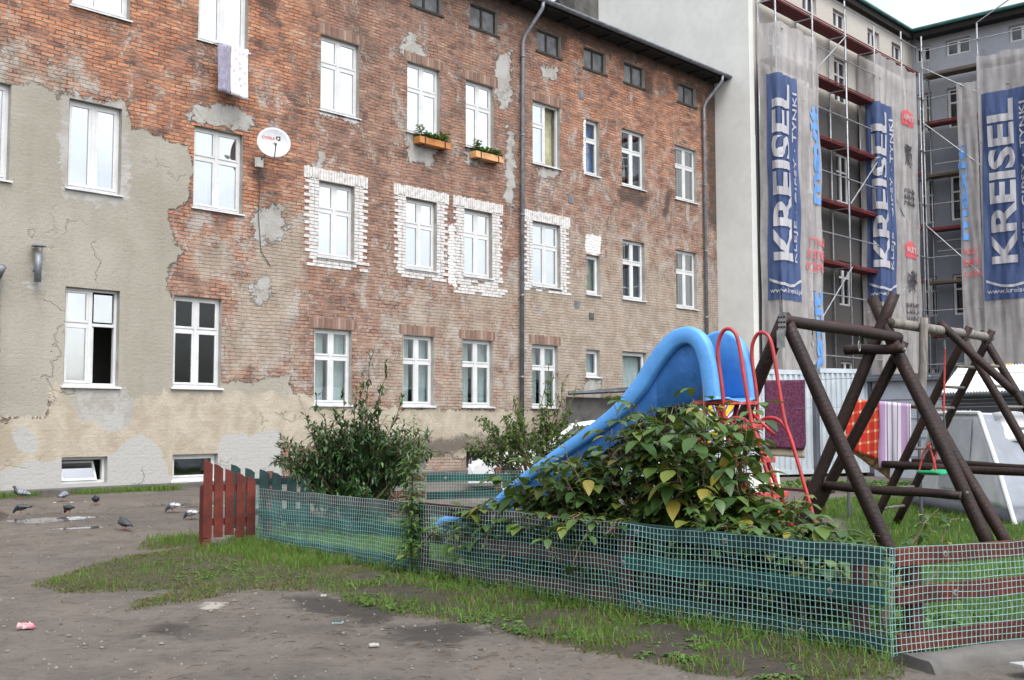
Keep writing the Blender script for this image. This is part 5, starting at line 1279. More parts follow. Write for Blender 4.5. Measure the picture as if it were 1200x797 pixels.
for k in range(1, 9):
    z = .28*k; t = z/2.7
    for s in (1, -1):
        y = (7.15 if s > 0 else 4.42)+((YB-.1 if s > 0 else YB+.07)-(7.15 if s > 0 else 4.42))*t
        mb = MB(); mb.tube([(15.2,y,z),(16.04,y,z)], .022, 8); mb.build('rung', M['log_grey'], sw, smooth=True)
log('strut', (13.66,5.66,2.76), (13.52,5.66,1.72), .052, 'log_grey')
mb = MB(); mb.slab([(10.285,5.675,2.60),(10.285,5.765,2.60),(10.30,5.785,2.36),(10.30,5.695,2.36)], (.004,0,0)); mb.slab([(10.27,5.69,2.42),(10.27,5.78,2.42),(10.27,5.78,2.24),(10.27,5.69,2.24)], (.004,0,0)); 
pl_ = mb.build('bracket_plate', M['steel'], sw)
mb = MB()
for i in range(4):
    for j in range(3): mb.lathe([(.001,.001),(.012,.001)], (10.282,5.70+.03*j,2.40+.05*i), 8, 0, V((-1,0,0)))
mb.build('plate_hole', M['black_rubber'], pl_)
def hook(x, y, z, drop=.12):
    mb = MB(); mb.tube([(x,y,z+.12),(x,y,z-.02)], .008, 6)
    lp = [(x+.022*sin(a), y+.002, z-.02-drop/2-drop/2*cos(a)) for a in [2*pi*k/14 for k in range(14)]]
    mb.tube(lp, .006, 6, closed=True); mb.build('hook', M['steel'], sw, smooth=True)
for x in (10.93, 12.02): hook(x, YB-.06, 2.42)
hook(13.78, YB-.02, 2.56); hook(14.56, YB-.02, 2.56)
for x, y, z in ((12.93,4.9,.70),(12.93,5.57,2.34),(12.97,6.02,2.80),(15.16,4.52,.83),(15.15,6.2,2.1)):
    mb = MB(); mb.lathe([(.001,.012),(.014,.010),(.016,0)], (x-.062,y,z), 10, 0, V((-1,-.3,0))); mb.build('bolt', M['steel'], sw)
# swing seat
ss = empty('swing', (14.2,5.8,.85), 'small green plastic swing seat on red and dark ropes under the grey beam', 'swing')
mb = MB(); n = 8
mb.grid(lambda u, v: (13.95+.45*u, 5.68+.24*v, .87-.035*sin(pi*u)), 12, 4); mb.build('seat', M['green_plastic'], ss, smooth=True, solid=.035, bevel=.008)
for x0, x1 in ((13.78, 13.97), (14.56, 14.40)):
    mb = MB(); mb.tube([(x0,5.77,2.42),(x0*.5+x1*.5,5.78,1.6)], .012, 6); mb.build('rope', M['rope_red'] if x0 > 14 else M['rope_dark'], ss)
    mb = MB(); mb.tube([(x0*.5+x1*.5,5.78,1.6),(x1,5.72,1.15)], .012, 6); mb.build('rope', M['rope_dark'], ss)
    for y in (5.69, 5.91):
        mb = MB(); mb.tube([(x1,5.78,1.2),(x1+.01,(y+5.8)/2,1.1),(x1,y,.87)], .011, 6); mb.build('rope', M['rope_red'], ss)
    mb = MB(); mb.tube([(x1+.03*cos(2*pi*k/10),5.77,1.2+.03*sin(2*pi*k/10)) for k in range(10)], .010, 6, closed=True); mb.build('ring', M['rope_red'], ss)

# ------------------------------------------------------------------ pigeons
def pigeon_material(name, body, wing, bar, pied):
    t = NT(name); tc = t.n('ShaderNodeTexCoord').outputs['Object']; s = t.n('ShaderNodeSeparateXYZ'); t.set(s.inputs[0], tc)
    n = t.noise(tc, 25, 4)
    c = t.mix(t.step(s.outputs[0], .03, .09), wing, body)         # darker head and neck in front
    stripes = t.math('SINE', t.math('ADD', t.math('MULTIPLY', s.outputs[0], 110.0), t.math('MULTIPLY', s.outputs[2], 40.0)))
    b = t.math('MULTIPLY', t.step(stripes, .55, .75), t.math('MULTIPLY', t.step(s.outputs[0], .02, -.02), t.step(s.outputs[0], -.15, -.11)))
    c = t.mix(t.math('MULTIPLY', b, .9), c, bar)
    if pied: c = t.mix(t.math('MULTIPLY', t.step(n, .42, .52), t.step(s.outputs[0], .06, .0)), c, (.36,.36,.37))
    c = t.mix(t.step(s.outputs[0], -.155, -.185), c, bar)
    p = t.pbsdf(Base_Color=c, Roughness=.6); return t.done(p)
PG = [pigeon_material('pigeon_grey', (.03,.035,.045), (.17,.185,.21), (.02,.02,.024), False), pigeon_material('pigeon_dark', (.014,.016,.02), (.035,.038,.045), (.012,.012,.013), False), pigeon_material('pigeon_pied', (.05,.055,.07), (.17,.18,.20), (.03,.03,.034), True)]
M['bird_leg'] = pm('bird_leg', (.35,.08,.08), .6, .1, 10, 0); M['beak'] = pm('beak', (.06,.055,.05), .5, .1, 10, 0)
def pigeon(mat, pose, label, x, y, rz, sc=1.0):
    p = empty('pigeon', (0,0,0), label, 'pigeon', 'pigeons on the dirt yard')
    if pose == 'stand': SP = [(-.235,.095,.008,.03),(-.19,.102,.012,.035),(-.14,.112,.028,.040),(-.09,.125,.048,.055),(-.03,.140,.062,.070),(.03,.150,.066,.072),(.075,.160,.055,.062),(.10,.185,.038,.042),(.112,.215,.028,.030),(.120,.240,.026,.027),(.135,.252,.024,.023),(.152,.250,.012,.012),(.158,.249,.002,.002)]
    elif pose == 'peck': SP = [(-.22,.150,.008,.03),(-.17,.148,.012,.035),(-.13,.145,.028,.040),(-.08,.142,.048,.055),(-.02,.136,.062,.070),(.04,.125,.064,.070),(.085,.105,.050,.055),(.115,.080,.034,.036),(.132,.058,.027,.027),(.142,.042,.025,.024),(.152,.028,.018,.018),(.158,.018,.004,.004)]
    else: SP = [(-.215,.09,.008,.03),(-.17,.098,.012,.035),(-.13,.108,.030,.042),(-.08,.122,.052,.058),(-.02,.135,.068,.074),(.03,.145,.072,.076),(.07,.155,.062,.066),(.088,.172,.046,.048),(.095,.192,.030,.032),(.10,.205,.027,.026),(.112,.212,.020,.019),(.126,.210,.004,.004)]
    mb = MB(); K = 14
    SPs = smoothpath(SP, 2)
    for i, (xx, zz, rz_, ry) in enumerate(SPs):
        a, b = SPs[max(i-1,0)], SPs[min(i+1,len(SPs)-1)]; d = V((b[0]-a[0],0,b[1]-a[1])).normalized(); u = V((-d.z,0,d.x))
        for k in range(K):
            t = 2*pi*k/K; q = V((xx,0,zz))+u*(max(rz_,.001)*sin(t))+V((0,max(ry,.001)*cos(t),0)); mb.v.append(tuple(q))
    for i in range(len(SPs)-1):
        for k in range(K): mb.f.append((i*K+k, i*K+(k+1) % K, (i+1)*K+(k+1) % K, (i+1)*K+k)); mb.mi.append(0)
    mb.f.append(tuple(range(K-1,-1,-1))); mb.mi.append(0)
    mb.build('body', mat, p, smooth=True)
    for s in (-1, 1):                                             # folded wing
        mb = MB(); dz = .045 if pose == 'peck' else 0
        mb.grid(lambda u, v: (.07-.26*u, s*(.070+.008*sin(pi*v)-.055*u**2.2-.02*(v-.5)**2), (.185-.075*u+dz*.6*u-.07*v*(1-.75*u))), 8, 5); mb.build('wing', mat, p, smooth=True, solid=.008)
        mb = MB(); mb.tube([(.01,s*.03,.085),(.015,s*.032,.04),(.0,s*.032,.006)], .0055, 6)
        for a in (-.5, 0, .5): mb.tube([(.0,s*.032,.006),(.035*cos(a),s*.032+.03*sin(a),.003)], .004, 5)
        mb.build('leg', M['bird_leg'], p)
    tip, prev = SPs[-1], SPs[-4]; d = V((tip[0]-prev[0],0,tip[1]-prev[1])).normalized(); c = V((tip[0],0,tip[1]))
    mb = MB(); mb.tube([c-d*.006, c+d*.012, c+d*.024], [.006,.004,.001], 6); mb.build('beak', M['beak'], p)
    p.location = (x, y, terrain(y)+.004); p.rotation_euler = (0,0,rz); p.scale = (sc,sc,sc)
RT = -.74                                                        # facing right in the picture
pigeon(PG[0], 'stand', 'pale grey pigeon standing upright at far left by the wall, facing left', 8.66, 19.23, RT+pi+.2, 0.88)
pigeon(PG[0], 'rest', 'slim grey pigeon standing behind the puddle, seen almost from behind', 9.05, 18.5, .5, 0.74)
pigeon(PG[1], 'rest', 'dark pigeon standing right of the puddle below the grass tuft', 9.05, 17.4, -2.2, 0.74)
pigeon(PG[1], 'rest', 'dark hunched pigeon alone in the middle of the dirt yard', 7.88, 14.35, RT+2.4, 0.81)
pigeon(PG[2], 'peck', 'pied pale pigeon walking with lowered head, left of the picket gate', 9.57, 15.95, RT+pi, 0.74)
pigeon(PG[2], 'peck', 'pied pale pigeon pecking closest to the red picket gate', 9.30, 15.0, RT+pi-.3, 0.74)
pigeon(PG[1], 'peck', 'dark pigeon with striped wings drinking from the puddle edge', 7.62, 16.9, RT+pi+.1, 0.74)
pigeon(PG[1], 'peck', 'small dark pigeon bent over the right end of the puddle', 8.15, 16.5, 1.6, 0.74)
# ------------------------------------------------------------------ shrubs
R = random.Random(11)
def g3(s): return V((R.gauss(0,s), R.gauss(0,s), R.gauss(0,s)))
def compound(mb, p, d, L):
    """three leaflets of a bramble leaf"""
    d = V(d).normalized(); side = d.cross(V((0,0,1))); side = side.normalized() if side.length > .01 else V((1,0,0))
    for a, k in ((0,1.0),(1,.8),(-1,.8)):
        dd = (d*(1 if a == 0 else .35)+side*(a*.9)+g3(.12)).normalized()
        add_leaf(mb, p+d*(L*.25 if a == 0 else 0), dd, L*k, L*k*.66, R.uniform(.15,.5), R.uniform(.1,.35))
def bramble(name, label, canes, nodes=15, L=.125, group=None, start=.22, spread=1.0):
    b = empty(name, canes[0][0], label, 'shrub', group); lf, st = MB(), MB()
    for p0, p1, bow in canes:
        pts = cane(p0, p1, bow, 10); pts = [p+g3(.012) for p in pts]; st.tube(pts, [.011-.0008*i for i in range(11)], 6)
        for k in range(nodes):
            t = start+(1-start)*(k+R.random())/nodes; i = min(9, int(t*10)); p = pts[i].lerp(pts[i+1], t*10-i)
            a = R.random()*2*pi; d = V((cos(a)*spread, sin(a)*spread, R.uniform(-.35,.55))); l = L*.92*R.choice((.5,.7,.85,1.0,1.15,1.25))*R.uniform(.9,1.1)
            q = p+d.normalized()*l*.7; st.tube([p, q], .003, 3, False); compound(lf, q, d+V((0,0,-.25)), l)
    lf.build('foliage', M['leaf_rasp'], b, smooth=True); st.build('canes', M['stem'], b)
    return b
def hgt(y):
    P = [(3.9,.5),(4.3,.66),(4.7,1.0),(5.0,1.48),(5.3,1.70),(5.8,1.55),(6.2,1.36),(6.7,1.08),(7.2,.74),(7.7,.45)]
    for (a, b), (c, d) in zip(P, P[1:]):
        if a <= y <= c: return b+(d-b)*(y-a)/(c-a)
    return .6
canes = []
for i in range(185):
    y = 4.0+3.6*R.random(); h = hgt(y)*R.choice((.55,.75,.9,1.0,1.0))*R.uniform(.9,1.05); x = R.uniform(7.75,8.4)
    if R.random() < .12 and 4.9 < y < 6: h *= 1.12
    canes.append(((x, y+R.gauss(0,.1), 0), (min(8.62,max(7.35,x+R.gauss(-.12,.25))), y+R.gauss(0,.22), h), R.uniform(.02,.2)))
bramble('raspberry_bush', 'large raspberry bush with broad dark and yellowing leaves in front of the blue slide', canes, 15, .155)
bramble('raspberry_shoots', 'leafy raspberry shoots drooping over the netting near the foot of the slide', [((7.95,7.5,0),(7.42,7.55,.30),.45),((7.95,7.4,0),(7.35,8.0,.25),.45),((8.0,7.1,.1),(7.36,7.1,.40),.35)], 8, .115, 'raspberry shoots along the fence', .5)
bramble('raspberry_shoots', 'raspberry shoots hanging over the middle of the netted fence below the bush', [((7.8,6.0,0),(7.13,6.1,.42),.5),((7.8,5.8,0),(7.1,5.85,.34),.55),((7.75,6.3,0),(7.2,6.45,.58),.35),((7.7,5.6,0),(7.1,5.5,.62),.35),((7.8,6.1,0),(7.15,5.95,.60),.35)], 10, .12, 'raspberry shoots along the fence', .5)
bramble('raspberry_shoots', 'bright raspberry shoots on top of the fence before the ladder foot', [((7.7,4.6,0),(7.12,4.55,.72),.25),((7.7,4.3,0),(7.10,4.25,.74),.25),((7.6,4.1,0),(7.2,3.9,.76),.2),((7.8,4.4,0),(7.5,4.1,.95),.1),((7.7,4.9,0),(7.3,4.85,.85),.1)], 11, .11, 'raspberry shoots along the fence', .45)
bramble('raspberry_shoots', 'sparse raspberry shoots at the fence corner in front of the log legs', [((7.5,3.5,0),(7.75,3.2,.84),.1),((7.4,3.4,0),(7.15,3.35,.74),.15),((7.6,3.5,0),(8.1,3.3,.86),.1),((7.9,3.4,0),(8.35,3.25,.80),.12)], 8, .085, 'raspberry shoots along the fence', .55)

def shrub(name, label, base, stems, leafmat_, L, W, per, tw, cat='shrub'):
    b = empty(name, base, label, cat); lf, st = MB(), MB()
    for p1, bow, r, t0 in stems:
        p0 = V(base)+V((R.gauss(0,.05),R.gauss(0,.05),0)); pts = [p+g3(.02) for p in cane(p0, p1, bow, 10)]
        st.tube(pts, [r*(1-.8*i/10)+.002 for i in range(11)], 5)
        nt = tw
        for k in range(nt):
            t = t0+(1-t0)*(k+R.random())/nt; i = min(9, int(t*10)); p = pts[i].lerp(pts[i+1], t*10-i); ax = (pts[i+1]-pts[i]).normalized()
            tip = t > .72 
            d = (g3(1)+ax*.6+V((0,0,.25))).normalized(); ln = R.uniform(.12,.42)*(1.15-t) if not tip else R.uniform(.03,.10)
            q = p+d*ln; st.tube([p, q], .0035, 3, False)
            for m in range(per if not tip else max(2, per//3)):
                u = (m+R.random())/per; c = p.lerp(q, .2+.8*u)
                dd = (d*.7+g3(.75)+V((0,0,.15))); add_leaf(lf, c, dd, L*R.uniform(.7,1.25), W*R.uniform(.8,1.2), R.uniform(.05,.4), .25, 1)
    lf.build('foliage', leafmat_, b); st.build('branches', M['stem'], b); return b
B0 = V((10.02,12.05,0)); lat, awy = V((.676,-.737,0)), V((.737,.676,0)); stems = []
for k in range(58):
    a = R.uniform(-1,1); dpt = R.gauss(0,.32); h = R.uniform(.7,1.0)*(1.74-.55*abs(a)**1.6)
    stems.append((B0+lat*(a*1.15)+awy*dpt+V((0,0,h)), .10+.1*R.random(), .014, .28))
for k in range(16):
    stems.append((B0+lat*R.uniform(-.8,.7)+awy*R.gauss(0,.4)+V((0,0,R.uniform(.35,.8))), .1, .01, .25))
for la, h in ((.12,2.5),(.38,2.34),(-.02,1.95),(-.5,1.88),(.16,2.12),(-.75,1.6),(.55,1.85),(-.25,1.9),(.95,1.35),(.3,1.95)):
    stems.append((B0+lat*la+V((R.gauss(0,.05),R.gauss(0,.05),h)), .05, .012, .22))
shrub('dark_shrub', 'dense dark green shrub with upright shoots before the tenement windows', B0, stems, M['leaf_dark'], .115, .040, 12, 20)
B1 = V((14.2,12.6,0)); stems = []
for k in range(52):
    a = R.uniform(-1,1); h = R.uniform(1.0,2.05)*(1-.25*abs(a)); stems.append((B1+lat*(a*1.15)+awy*R.gauss(0,.4)+V((0,0,h)), .25, .010, .55))
for la, h in ((.32,2.42),(.38,2.3),(.28,2.2),(-.3,1.95),(.6,2.3),(.8,2.1),(.5,2.0)): stems.append((B1+lat*la+V((0,0,h)), .03, .014, .3))
shrub('airy_shrub', 'airy light green shrub with thin arching twigs behind the rear fence', B1, stems, M['leaf_airy'], .085, .045, 10, 16)
wd = empty('tall_weed', (7.60,8.32,0), 'tall narrow leaved weed growing up against the fence post', 'weed'); lf, st = MB(), MB()
for tx, ty, h, n in ((.02,-.02,1.60,190),(.06,.05,1.15,80),(-.05,-.03,.85,60)):
    top_ = V((7.60+tx,8.32+ty,h)); pts = cane((7.60,8.32,0), top_, .02, 10); st.tube(pts, [.008-.0006*i for i in range(11)], 5)
    for k in range(n):
        t = .12+.88*k/n; i = min(9, int(t*10)); p = pts[i].lerp(pts[i+1], t*10-i); a = k*2.4; l = .20*(1-.6*max(0,(t-.75)/.25))*R.uniform(.7,1.1)
        add_leaf(lf, p, V((cos(a),sin(a),.35)), l, l*.19, .45, .2, 3)
lf.build('foliage', M['leaf_weed'], wd, smooth=True); st.build('stalk', M['green_stem'], wd)

# ------------------------------------------------------------------ ground
PATCH = [(4.85,10.32),(5.71,11.16),(6.48,11.71),(7.04,11.95),(7.48,12.0),(8.1,11.9),(8.3,11.6),(8.0,10.0),(7.85,9.07),(7.7,7.79),(7.5,6.68),(7.2,5.07),(7.1,3.95),(6.95,3.2),(6.7,3.0),(6.42,2.94),(5.95,3.4),(5.85,3.82),(5.85,4.56),(5.95,5.26),(6.02,5.83),(6.02,6.68),(6.09,7.19),(6.3,7.77),(6.26,8.57),(5.75,8.76),(5.2,8.45),(4.75,8.42),(5.0,8.75),(5.61,9.15),(5.33,9.62),(4.9,9.72)]
SMALL = [(7.05,12.34),(7.62,13.19),(8.28,13.11),(7.75,12.23)]
SOIL = [(6.5,8.0),(7.33,8.65),(7.23,7.47),(7.08,5.59),(6.9,4.0),(6.77,3.07),(6.42,2.94),(5.9,3.57),(5.8,3.82),(5.85,4.56),(5.95,5.26),(6.02,5.83),(6.05,6.68)]
WET = [[(5.15,5.9),(5.5,6.25),(5.95,6.05),(5.85,5.6),(5.3,5.5)],[(5.96,8.16),(6.24,7.48),(5.97,6.55),(5.52,6.51),(5.65,7.5)],[(4.2,7.5),(4.6,7.9),(4.9,7.7),(4.5,7.3)],[(6.5,4.4),(7.0,4.9),(7.0,4.0),(6.6,3.6)]]
PUD = [[(7.0,16.7),(7.84,17.6),(8.9,16.95),(8.9,16.2),(8.2,16.1),(7.3,15.9)],[(9.62,17.14),(10.11,16.53),(11.39,16.36),(11.72,16.83),(10.36,17.34)],[(7.2,15.2),(7.5,15.5),(8.1,15.1),(7.7,14.9)]]
WHITE = [(5.05,8.15),(5.25,8.22),(5.42,8.42),(5.48,8.2),(5.3,8.1),(5.15,7.95)]
SAND = [(14.3,8.3),(16.41,9.1),(16.3,8.0),(13.8,6.8)]
LAWN = [(8.35,12.6),(10.0,14.2),(14.8,10.6),(28.5,9.8),(28.8,0.5),(7.1,2.9),(7.75,8.3)]
BASEG = [(7.5,19.3),(7.5,19.85),(10.0,20.0),(12.4,19.95),(12.0,19.6),(10.0,19.55)]
def gfields(x, y):
    p = (x, y)
    nz = .5*mnoise.noise((x*1.3, y*1.3, 0))+.35*mnoise.noise((x*4, y*4, 3))
    gr = max(field((x+.25*nz, y+.25*nz), PATCH, .28), field(p, SMALL, .3), field(p, BASEG, .25))
    lawn = field(p, LAWN, .2)*(1-.92*field((x+.4*nz,y+.4*nz), SAND, .4))
    soil = max(field((x+.3*nz, y), SOIL, .22), .75*field(p, [(7.4,7.9),(9.0,7.9),(8.8,4.0),(7.1,3.5)], .4))
    wet = max(field((x+.3*nz, y+.3*nz), c, .3) for c in WET)
    pud = max(field((x+.25*nz, y+.25*nz), c, .25) for c in PUD)
    wh = field((x+.3*nz, y+.3*nz), WHITE, .18)
    return gr, lawn, soil, wet, pud, wh
def axis(a, b, st, lo, hi):
    v = []; q = a
    while q <= b+1e-6: v.append(q); q += st
    s = st; q = a
    while q > lo: s *= 1.45; q -= s; v.append(max(q, lo))
    s = st; q = v[-1] if False else b
    while q < hi: s *= 1.45; q += s; v.append(min(q, hi))
    return sorted(set(round(k, 4) for k in v))
gx, gy = axis(2.5, 20.0, .13, -400, 500), axis(1.5, 20.6, .13, -400, 500)
PWZ = [min(terrain(p[1]) for p in c)-.012 for c in PUD]
mb = MB(); A1, A2 = [], []
for y in gy:
    for x in gx:
        near = 2.4 < x < 20.1 and 1.4 < y < 20.7
        if near:
            f = gfields(x, y)
            z = terrain(y)+.025*mnoise.noise((x*.8,y*.8,1))+.012*mnoise.noise((x*3,y*3,5))
            for c, wz in zip(PUD, PWZ):
                q = field((x, y), c, .22)
                if q > .25: z = min(z, wz+.012-.03*smooth01(.25, .7, q))
            z += .03*f[0]+.02*f[2]*mnoise.noise((x*5,y*5,2))
        else:
            f = (0, field((x, y), LAWN, .5), 0, 0, 0, 0); z = terrain(y)
        mb.v.append((x, y, z)); A1.append((f[0], f[2], f[3], 1)); A2.append((f[1], f[4], f[5], 1))
nx = len(gx)
for j in range(len(gy)-1):
    for i in range(nx-1):
        a = j*nx+i; mb.f.append((a, a+1, a+nx+1, a+nx)); mb.mi.append(0)
def ground_material():
    t = NT('packed_dirt_and_grass'); tc = t.n('ShaderNodeTexCoord').outputs['Object']
    a1 = t.n('ShaderNodeAttribute', attribute_name='g1'); s1 = t.n('ShaderNodeSeparateColor'); t.set(s1.inputs[0], a1.outputs['Color'])
    a2 = t.n('ShaderNodeAttribute', attribute_name='g2'); s2 = t.n('ShaderNodeSeparateColor'); t.set(s2.inputs[0], a2.outputs['Color'])
    big, mid, fine, grit = t.noise(tc, .35, 5, .6), t.noise(tc, 1.9, 7, .65, .3), t.noise(tc, 9, 7, .75), t.noise(tc, 34, 5, .75)
    rn = t.math('ADD', t.math('MULTIPLY', t.math('SUBTRACT', mid, .5), .8), t.math('MULTIPLY', t.math('SUBTRACT', fine, .5), .7))
    m = lambda sock, w=.1: t.step(t.math('ADD', sock, rn), .5-w, .5+w)
    c = t.mix(t.step(big, .35, .65), (.096,.085,.075), (.130,.112,.096))
    c = t.mix(t.math('MULTIPLY', t.step(mid, .42, .66), .65), c, (.066,.058,.052))
    c = t.mix(t.math('MULTIPLY', t.step(t.noise(t.vscale(tc, (.5,1.6,1)), .9, 6, .65), .5, .68), .55), c, (.115,.09,.069))
    c = t.mix(t.math('MULTIPLY', t.step(fine, .52, .64), .7), c, (.048,.041,.036))
    c = t.mix(t.math('MULTIPLY', t.step(grit, .66, .72), .7), c, (.22,.20,.175)); c = t.mix(t.math('MULTIPLY', t.step(grit, .38, .28), .8), c, (.035,.029,.026))
    soil, wet, pud, gr, lawn, wh = m(s1.outputs[1]), m(s1.outputs[2], .2), m(s2.outputs[1], .12), m(s1.outputs[0], .15), m(s2.outputs[0], .1), m(s2.outputs[2])
    c = t.mix(t.math('MULTIPLY', soil, .85), c, t.mix(t.step(fine, .4, .65), (.014,.010,.008), (.045,.031,.022)))
    gc = t.mix(t.step(mid, .35, .65), (.026,.034,.010), (.055,.05,.022)); gc = t.mix(t.step(fine, .5, .7), gc, (.038,.025,.014))
    c = t.mix(t.math('MULTIPLY', gr, t.math('SUBTRACT', .8, t.math('MULTIPLY', soil, .7))), c, gc)
    lc = t.mix(t.step(mid, .35, .65), (.022,.045,.008), (.04,.068,.012))
    c = t.mix(t.math('MULTIPLY', lawn, t.math('SUBTRACT', .95, t.math('MULTIPLY', soil, .6))), c, lc)
    c = t.mix(wh, c, (.30,.285,.255))
    wetn = t.math('MULTIPLY', t.step(t.noise(tc, .8, 5, .6), .54, .68), .25)
    wall = t.math('MAXIMUM', wet, t.math('MULTIPLY', wetn, t.math('SUBTRACT', 1.0, t.math('MAXIMUM', gr, lawn))))
    c = t.mix(t.math('MULTIPLY', wall, .8), c, (.014,.012,.0105)); c = t.mix(t.math('MULTIPLY', pud, .8), c, (.07,.06,.05))
    rough = t.math('SUBTRACT', .9, t.math('MULTIPLY', wall, .38)); rough = t.math('SUBTRACT', rough, t.math('MULTIPLY', pud, .5), clamp=True)
    rough = t.math('MAXIMUM', rough, .05)
    p = t.pbsdf(Base_Color=c, Roughness=rough); p.inputs['Specular IOR Level'].default_value = .4
    h = t.math('ADD', t.math('ADD', t.math('MULTIPLY', mid, .8), t.math('MULTIPLY', fine, .6)), t.math('MULTIPLY', grit, .35))
    h = t.math('MULTIPLY', h, t.math('SUBTRACT', 1.0, t.math('MULTIPLY', pud, .97)))
    t.set(p.inputs['Normal'], t.bump(h, 1.0, .045)); return t.done(p)
M['ground'] = ground_material()
o = mb.build('ground', M['ground'], None, smooth=True); tag(o, 'packed brown dirt yard with damp patches and grassy strips', 'ground', kind='structure')
for nm, arr in (('g1', A1), ('g2', A2)):
    at = o.data.color_attributes.new(nm, 'FLOAT_COLOR', 'POINT'); at.data.foreach_set('color', [c for q in arr for c in q])
M['water'] = (lambda t: t.done(t.pbsdf(Base_Color=(.06,.052,.045), Roughness=.03)))(NT('puddle_water'))
for pts in PUD:
    cxp, cyp = sum(p[0] for p in pts)/len(pts), sum(p[1] for p in pts)/len(pts); mb = MB()
    mb.poly([(cxp+(p[0]-cxp)*1.25, cyp+(p[1]-cyp)*1.25, PWZ[PUD.index(pts)]) for p in pts]); tag(mb.build('puddle', M['water']), 'shallow rain puddle on the dirt yard', 'puddle', kind='structure')

def gz(x, y): return terrain(y)+.025*mnoise.noise((x*.8,y*.8,1))
def blade(mb, x, y, z, h, wdt, lean):
    a = R.random()*2*pi; dx, dy = cos(a), sin(a); lx, ly = R.gauss(0,lean)*h, R.gauss(0,lean)*h; n = len(mb.v)
    mb.v += [(x-dx*wdt/2,y-dy*wdt/2,z), (x+dx*wdt/2,y+dy*wdt/2,z), (x+dx*wdt*.35+lx*.45,y+dy*wdt*.35+ly*.45,z+h*.6), (x-dx*wdt*.35+lx*.45,y-dy*wdt*.35+ly*.45,z+h*.6), (x+lx,y+ly,z+h*(1-.3*min(1,abs(lean))))]
    mb.f += [(n,n+1,n+2,n+3), (n+3,n+2,n+4)]; mb.mi += [0,0]
mb, mbd, mbl = MB(), MB(), MB(); cnt = 0
while cnt < 36000:                                               # strip outside the fence
    x, y = R.uniform(4.5,8.6), R.uniform(2.6,13.4); f = gfields(x, y); q = f[0]
    if q < .35 or R.random() > q: cnt += .02; continue
    fz = F0[0]+(y-F0[1])*(F1[0]-F0[0])/(F1[1]-F0[1])               # fence line
    green = .85 if (y > 9.3 and x > fz-.9) else .06 if y > 8 else .3
    cl_ = mnoise.noise((x*2.2,y*2.2,8))
    if f[2] > .4 and cl_ < -.22: cnt += .2; continue
    if R.random() < green*.8+.45*cl_: blade(mb, x, y, gz(x,y)+.01, R.uniform(.05,.13)*(1.3 if x > fz-.35 else 1), .007, .35)
    else: blade(mbd, x, y, gz(x,y)+.01, R.uniform(.018,.055), .010, 1.1)
    cnt += 1
cnt = 0
while cnt < 42000:                                               # lawn inside
    x, y = (R.uniform(7.2,21), R.uniform(2.2,13.5)); l = field((x, y), LAWN, .2)
    if l < .4 or field((x, y), SAND, .4) > .55+.3*mnoise.noise((x*3,y*3,0)): cnt += .02; continue
    blade(mbl, x, y, gz(x,y), R.uniform(.05,.11), .010, .35); cnt += 1
for k in range(3500):
    x, y = R.uniform(7.4,12.4), R.gauss(19.8,.12)
    if mnoise.noise((x*1.1,0,4)) > -.05: blade(mb, x, y, terrain(y), R.uniform(.05,.16), .010, .4)
for k in range(2600):                                            # weeds at the foot of the fence
    s = R.random(); x, y = F0[0]+(F1[0]-F0[0])*s+R.gauss(-.02,.08), F0[1]+(F1[1]-F0[1])*s
    blade(mb if R.random() < .65 else mbd, x, y, gz(x,y), R.uniform(.06,.20), .009, .5)
tag(mb.build('grass', M['grass_blade']), 'fresh green grass of the lawn and the fence strip', 'grass', kind='stuff')
tag(mbl.build('lawn_grass', M['grass_lawn']), 'bright green lawn of the playground', 'grass', kind='stuff')
tag(mbd.build('dry_grass', M['grass_dry']), 'short mossy and brown grass at the edge of the dirt', 'grass', kind='stuff')
mb = MB()                                                        # broad leaved weeds
for k in range(1500):
    x, y = R.uniform(5.8,7.6), R.uniform(3.0,10.5); f = gfields(x, y)
    if f[0] < .5 or mnoise.noise((x*1.7,y*1.7,9)) < .0: continue
    for m in range(7):
        a = R.random()*2*pi; add_leaf(mb, (x,y,gz(x,y)+.02), (cos(a),sin(a),R.uniform(.3,1.0)), R.uniform(.05,.10), R.uniform(.022,.04), .5, .2, 1)
for k in range(500):
    x, y = R.uniform(7.4,9.0), R.uniform(3.2,8.2)
    for m in range(6):
        a = R.random()*2*pi; add_leaf(mb, (x,y,gz(x,y)+.02), (cos(a),sin(a),R.uniform(.4,1.6)), R.uniform(.06,.14), R.uniform(.03,.055), .4, .2, 1)
for k in range(260):
    x, y = R.uniform(22,26), R.uniform(9.6,13.5)
    for m in range(6):
        a = R.random()*2*pi; add_leaf(mb, (x,y,.02), (cos(a),sin(a),R.uniform(.4,1.6)), R.uniform(.1,.3), R.uniform(.06,.10), .4, .2, 1)
tag(mb.build('weeds', M['leaf_weed']), 'low broad leaved weeds along the fence strip', 'weeds', kind='stuff')
mb = MB()                                                        # pebbles and bits
for k in range(3800):
    x, y = R.uniform(3.0,9.5), R.uniform(3.0,18.5)
    if field((x, y), LAWN, .1) > .5: continue
    s = abs(R.gauss(0,.006))+.004; c = V((x,y,gz(x,y)+s*.2)); n = len(mb.v)
    for i in range(6):
        a = 2*pi*i/6; r = s*R.uniform(.7,1.3); mb.v.append((c.x+r*cos(a), c.y+r*sin(a), c.z))
    for i in range(6):
        a = 2*pi*i/6; r = s*R.uniform(.3,.7); mb.v.append((c.x+r*cos(a), c.y+r*sin(a), c.z+s*R.uniform(.5,.8)))
    mb.f += [(n+i, n+(i+1) % 6, n+6+(i+1) % 6, n+6+i) for i in range(6)]+[tuple(n+6+i for i in range(6))]; mb.mi += [0]*7
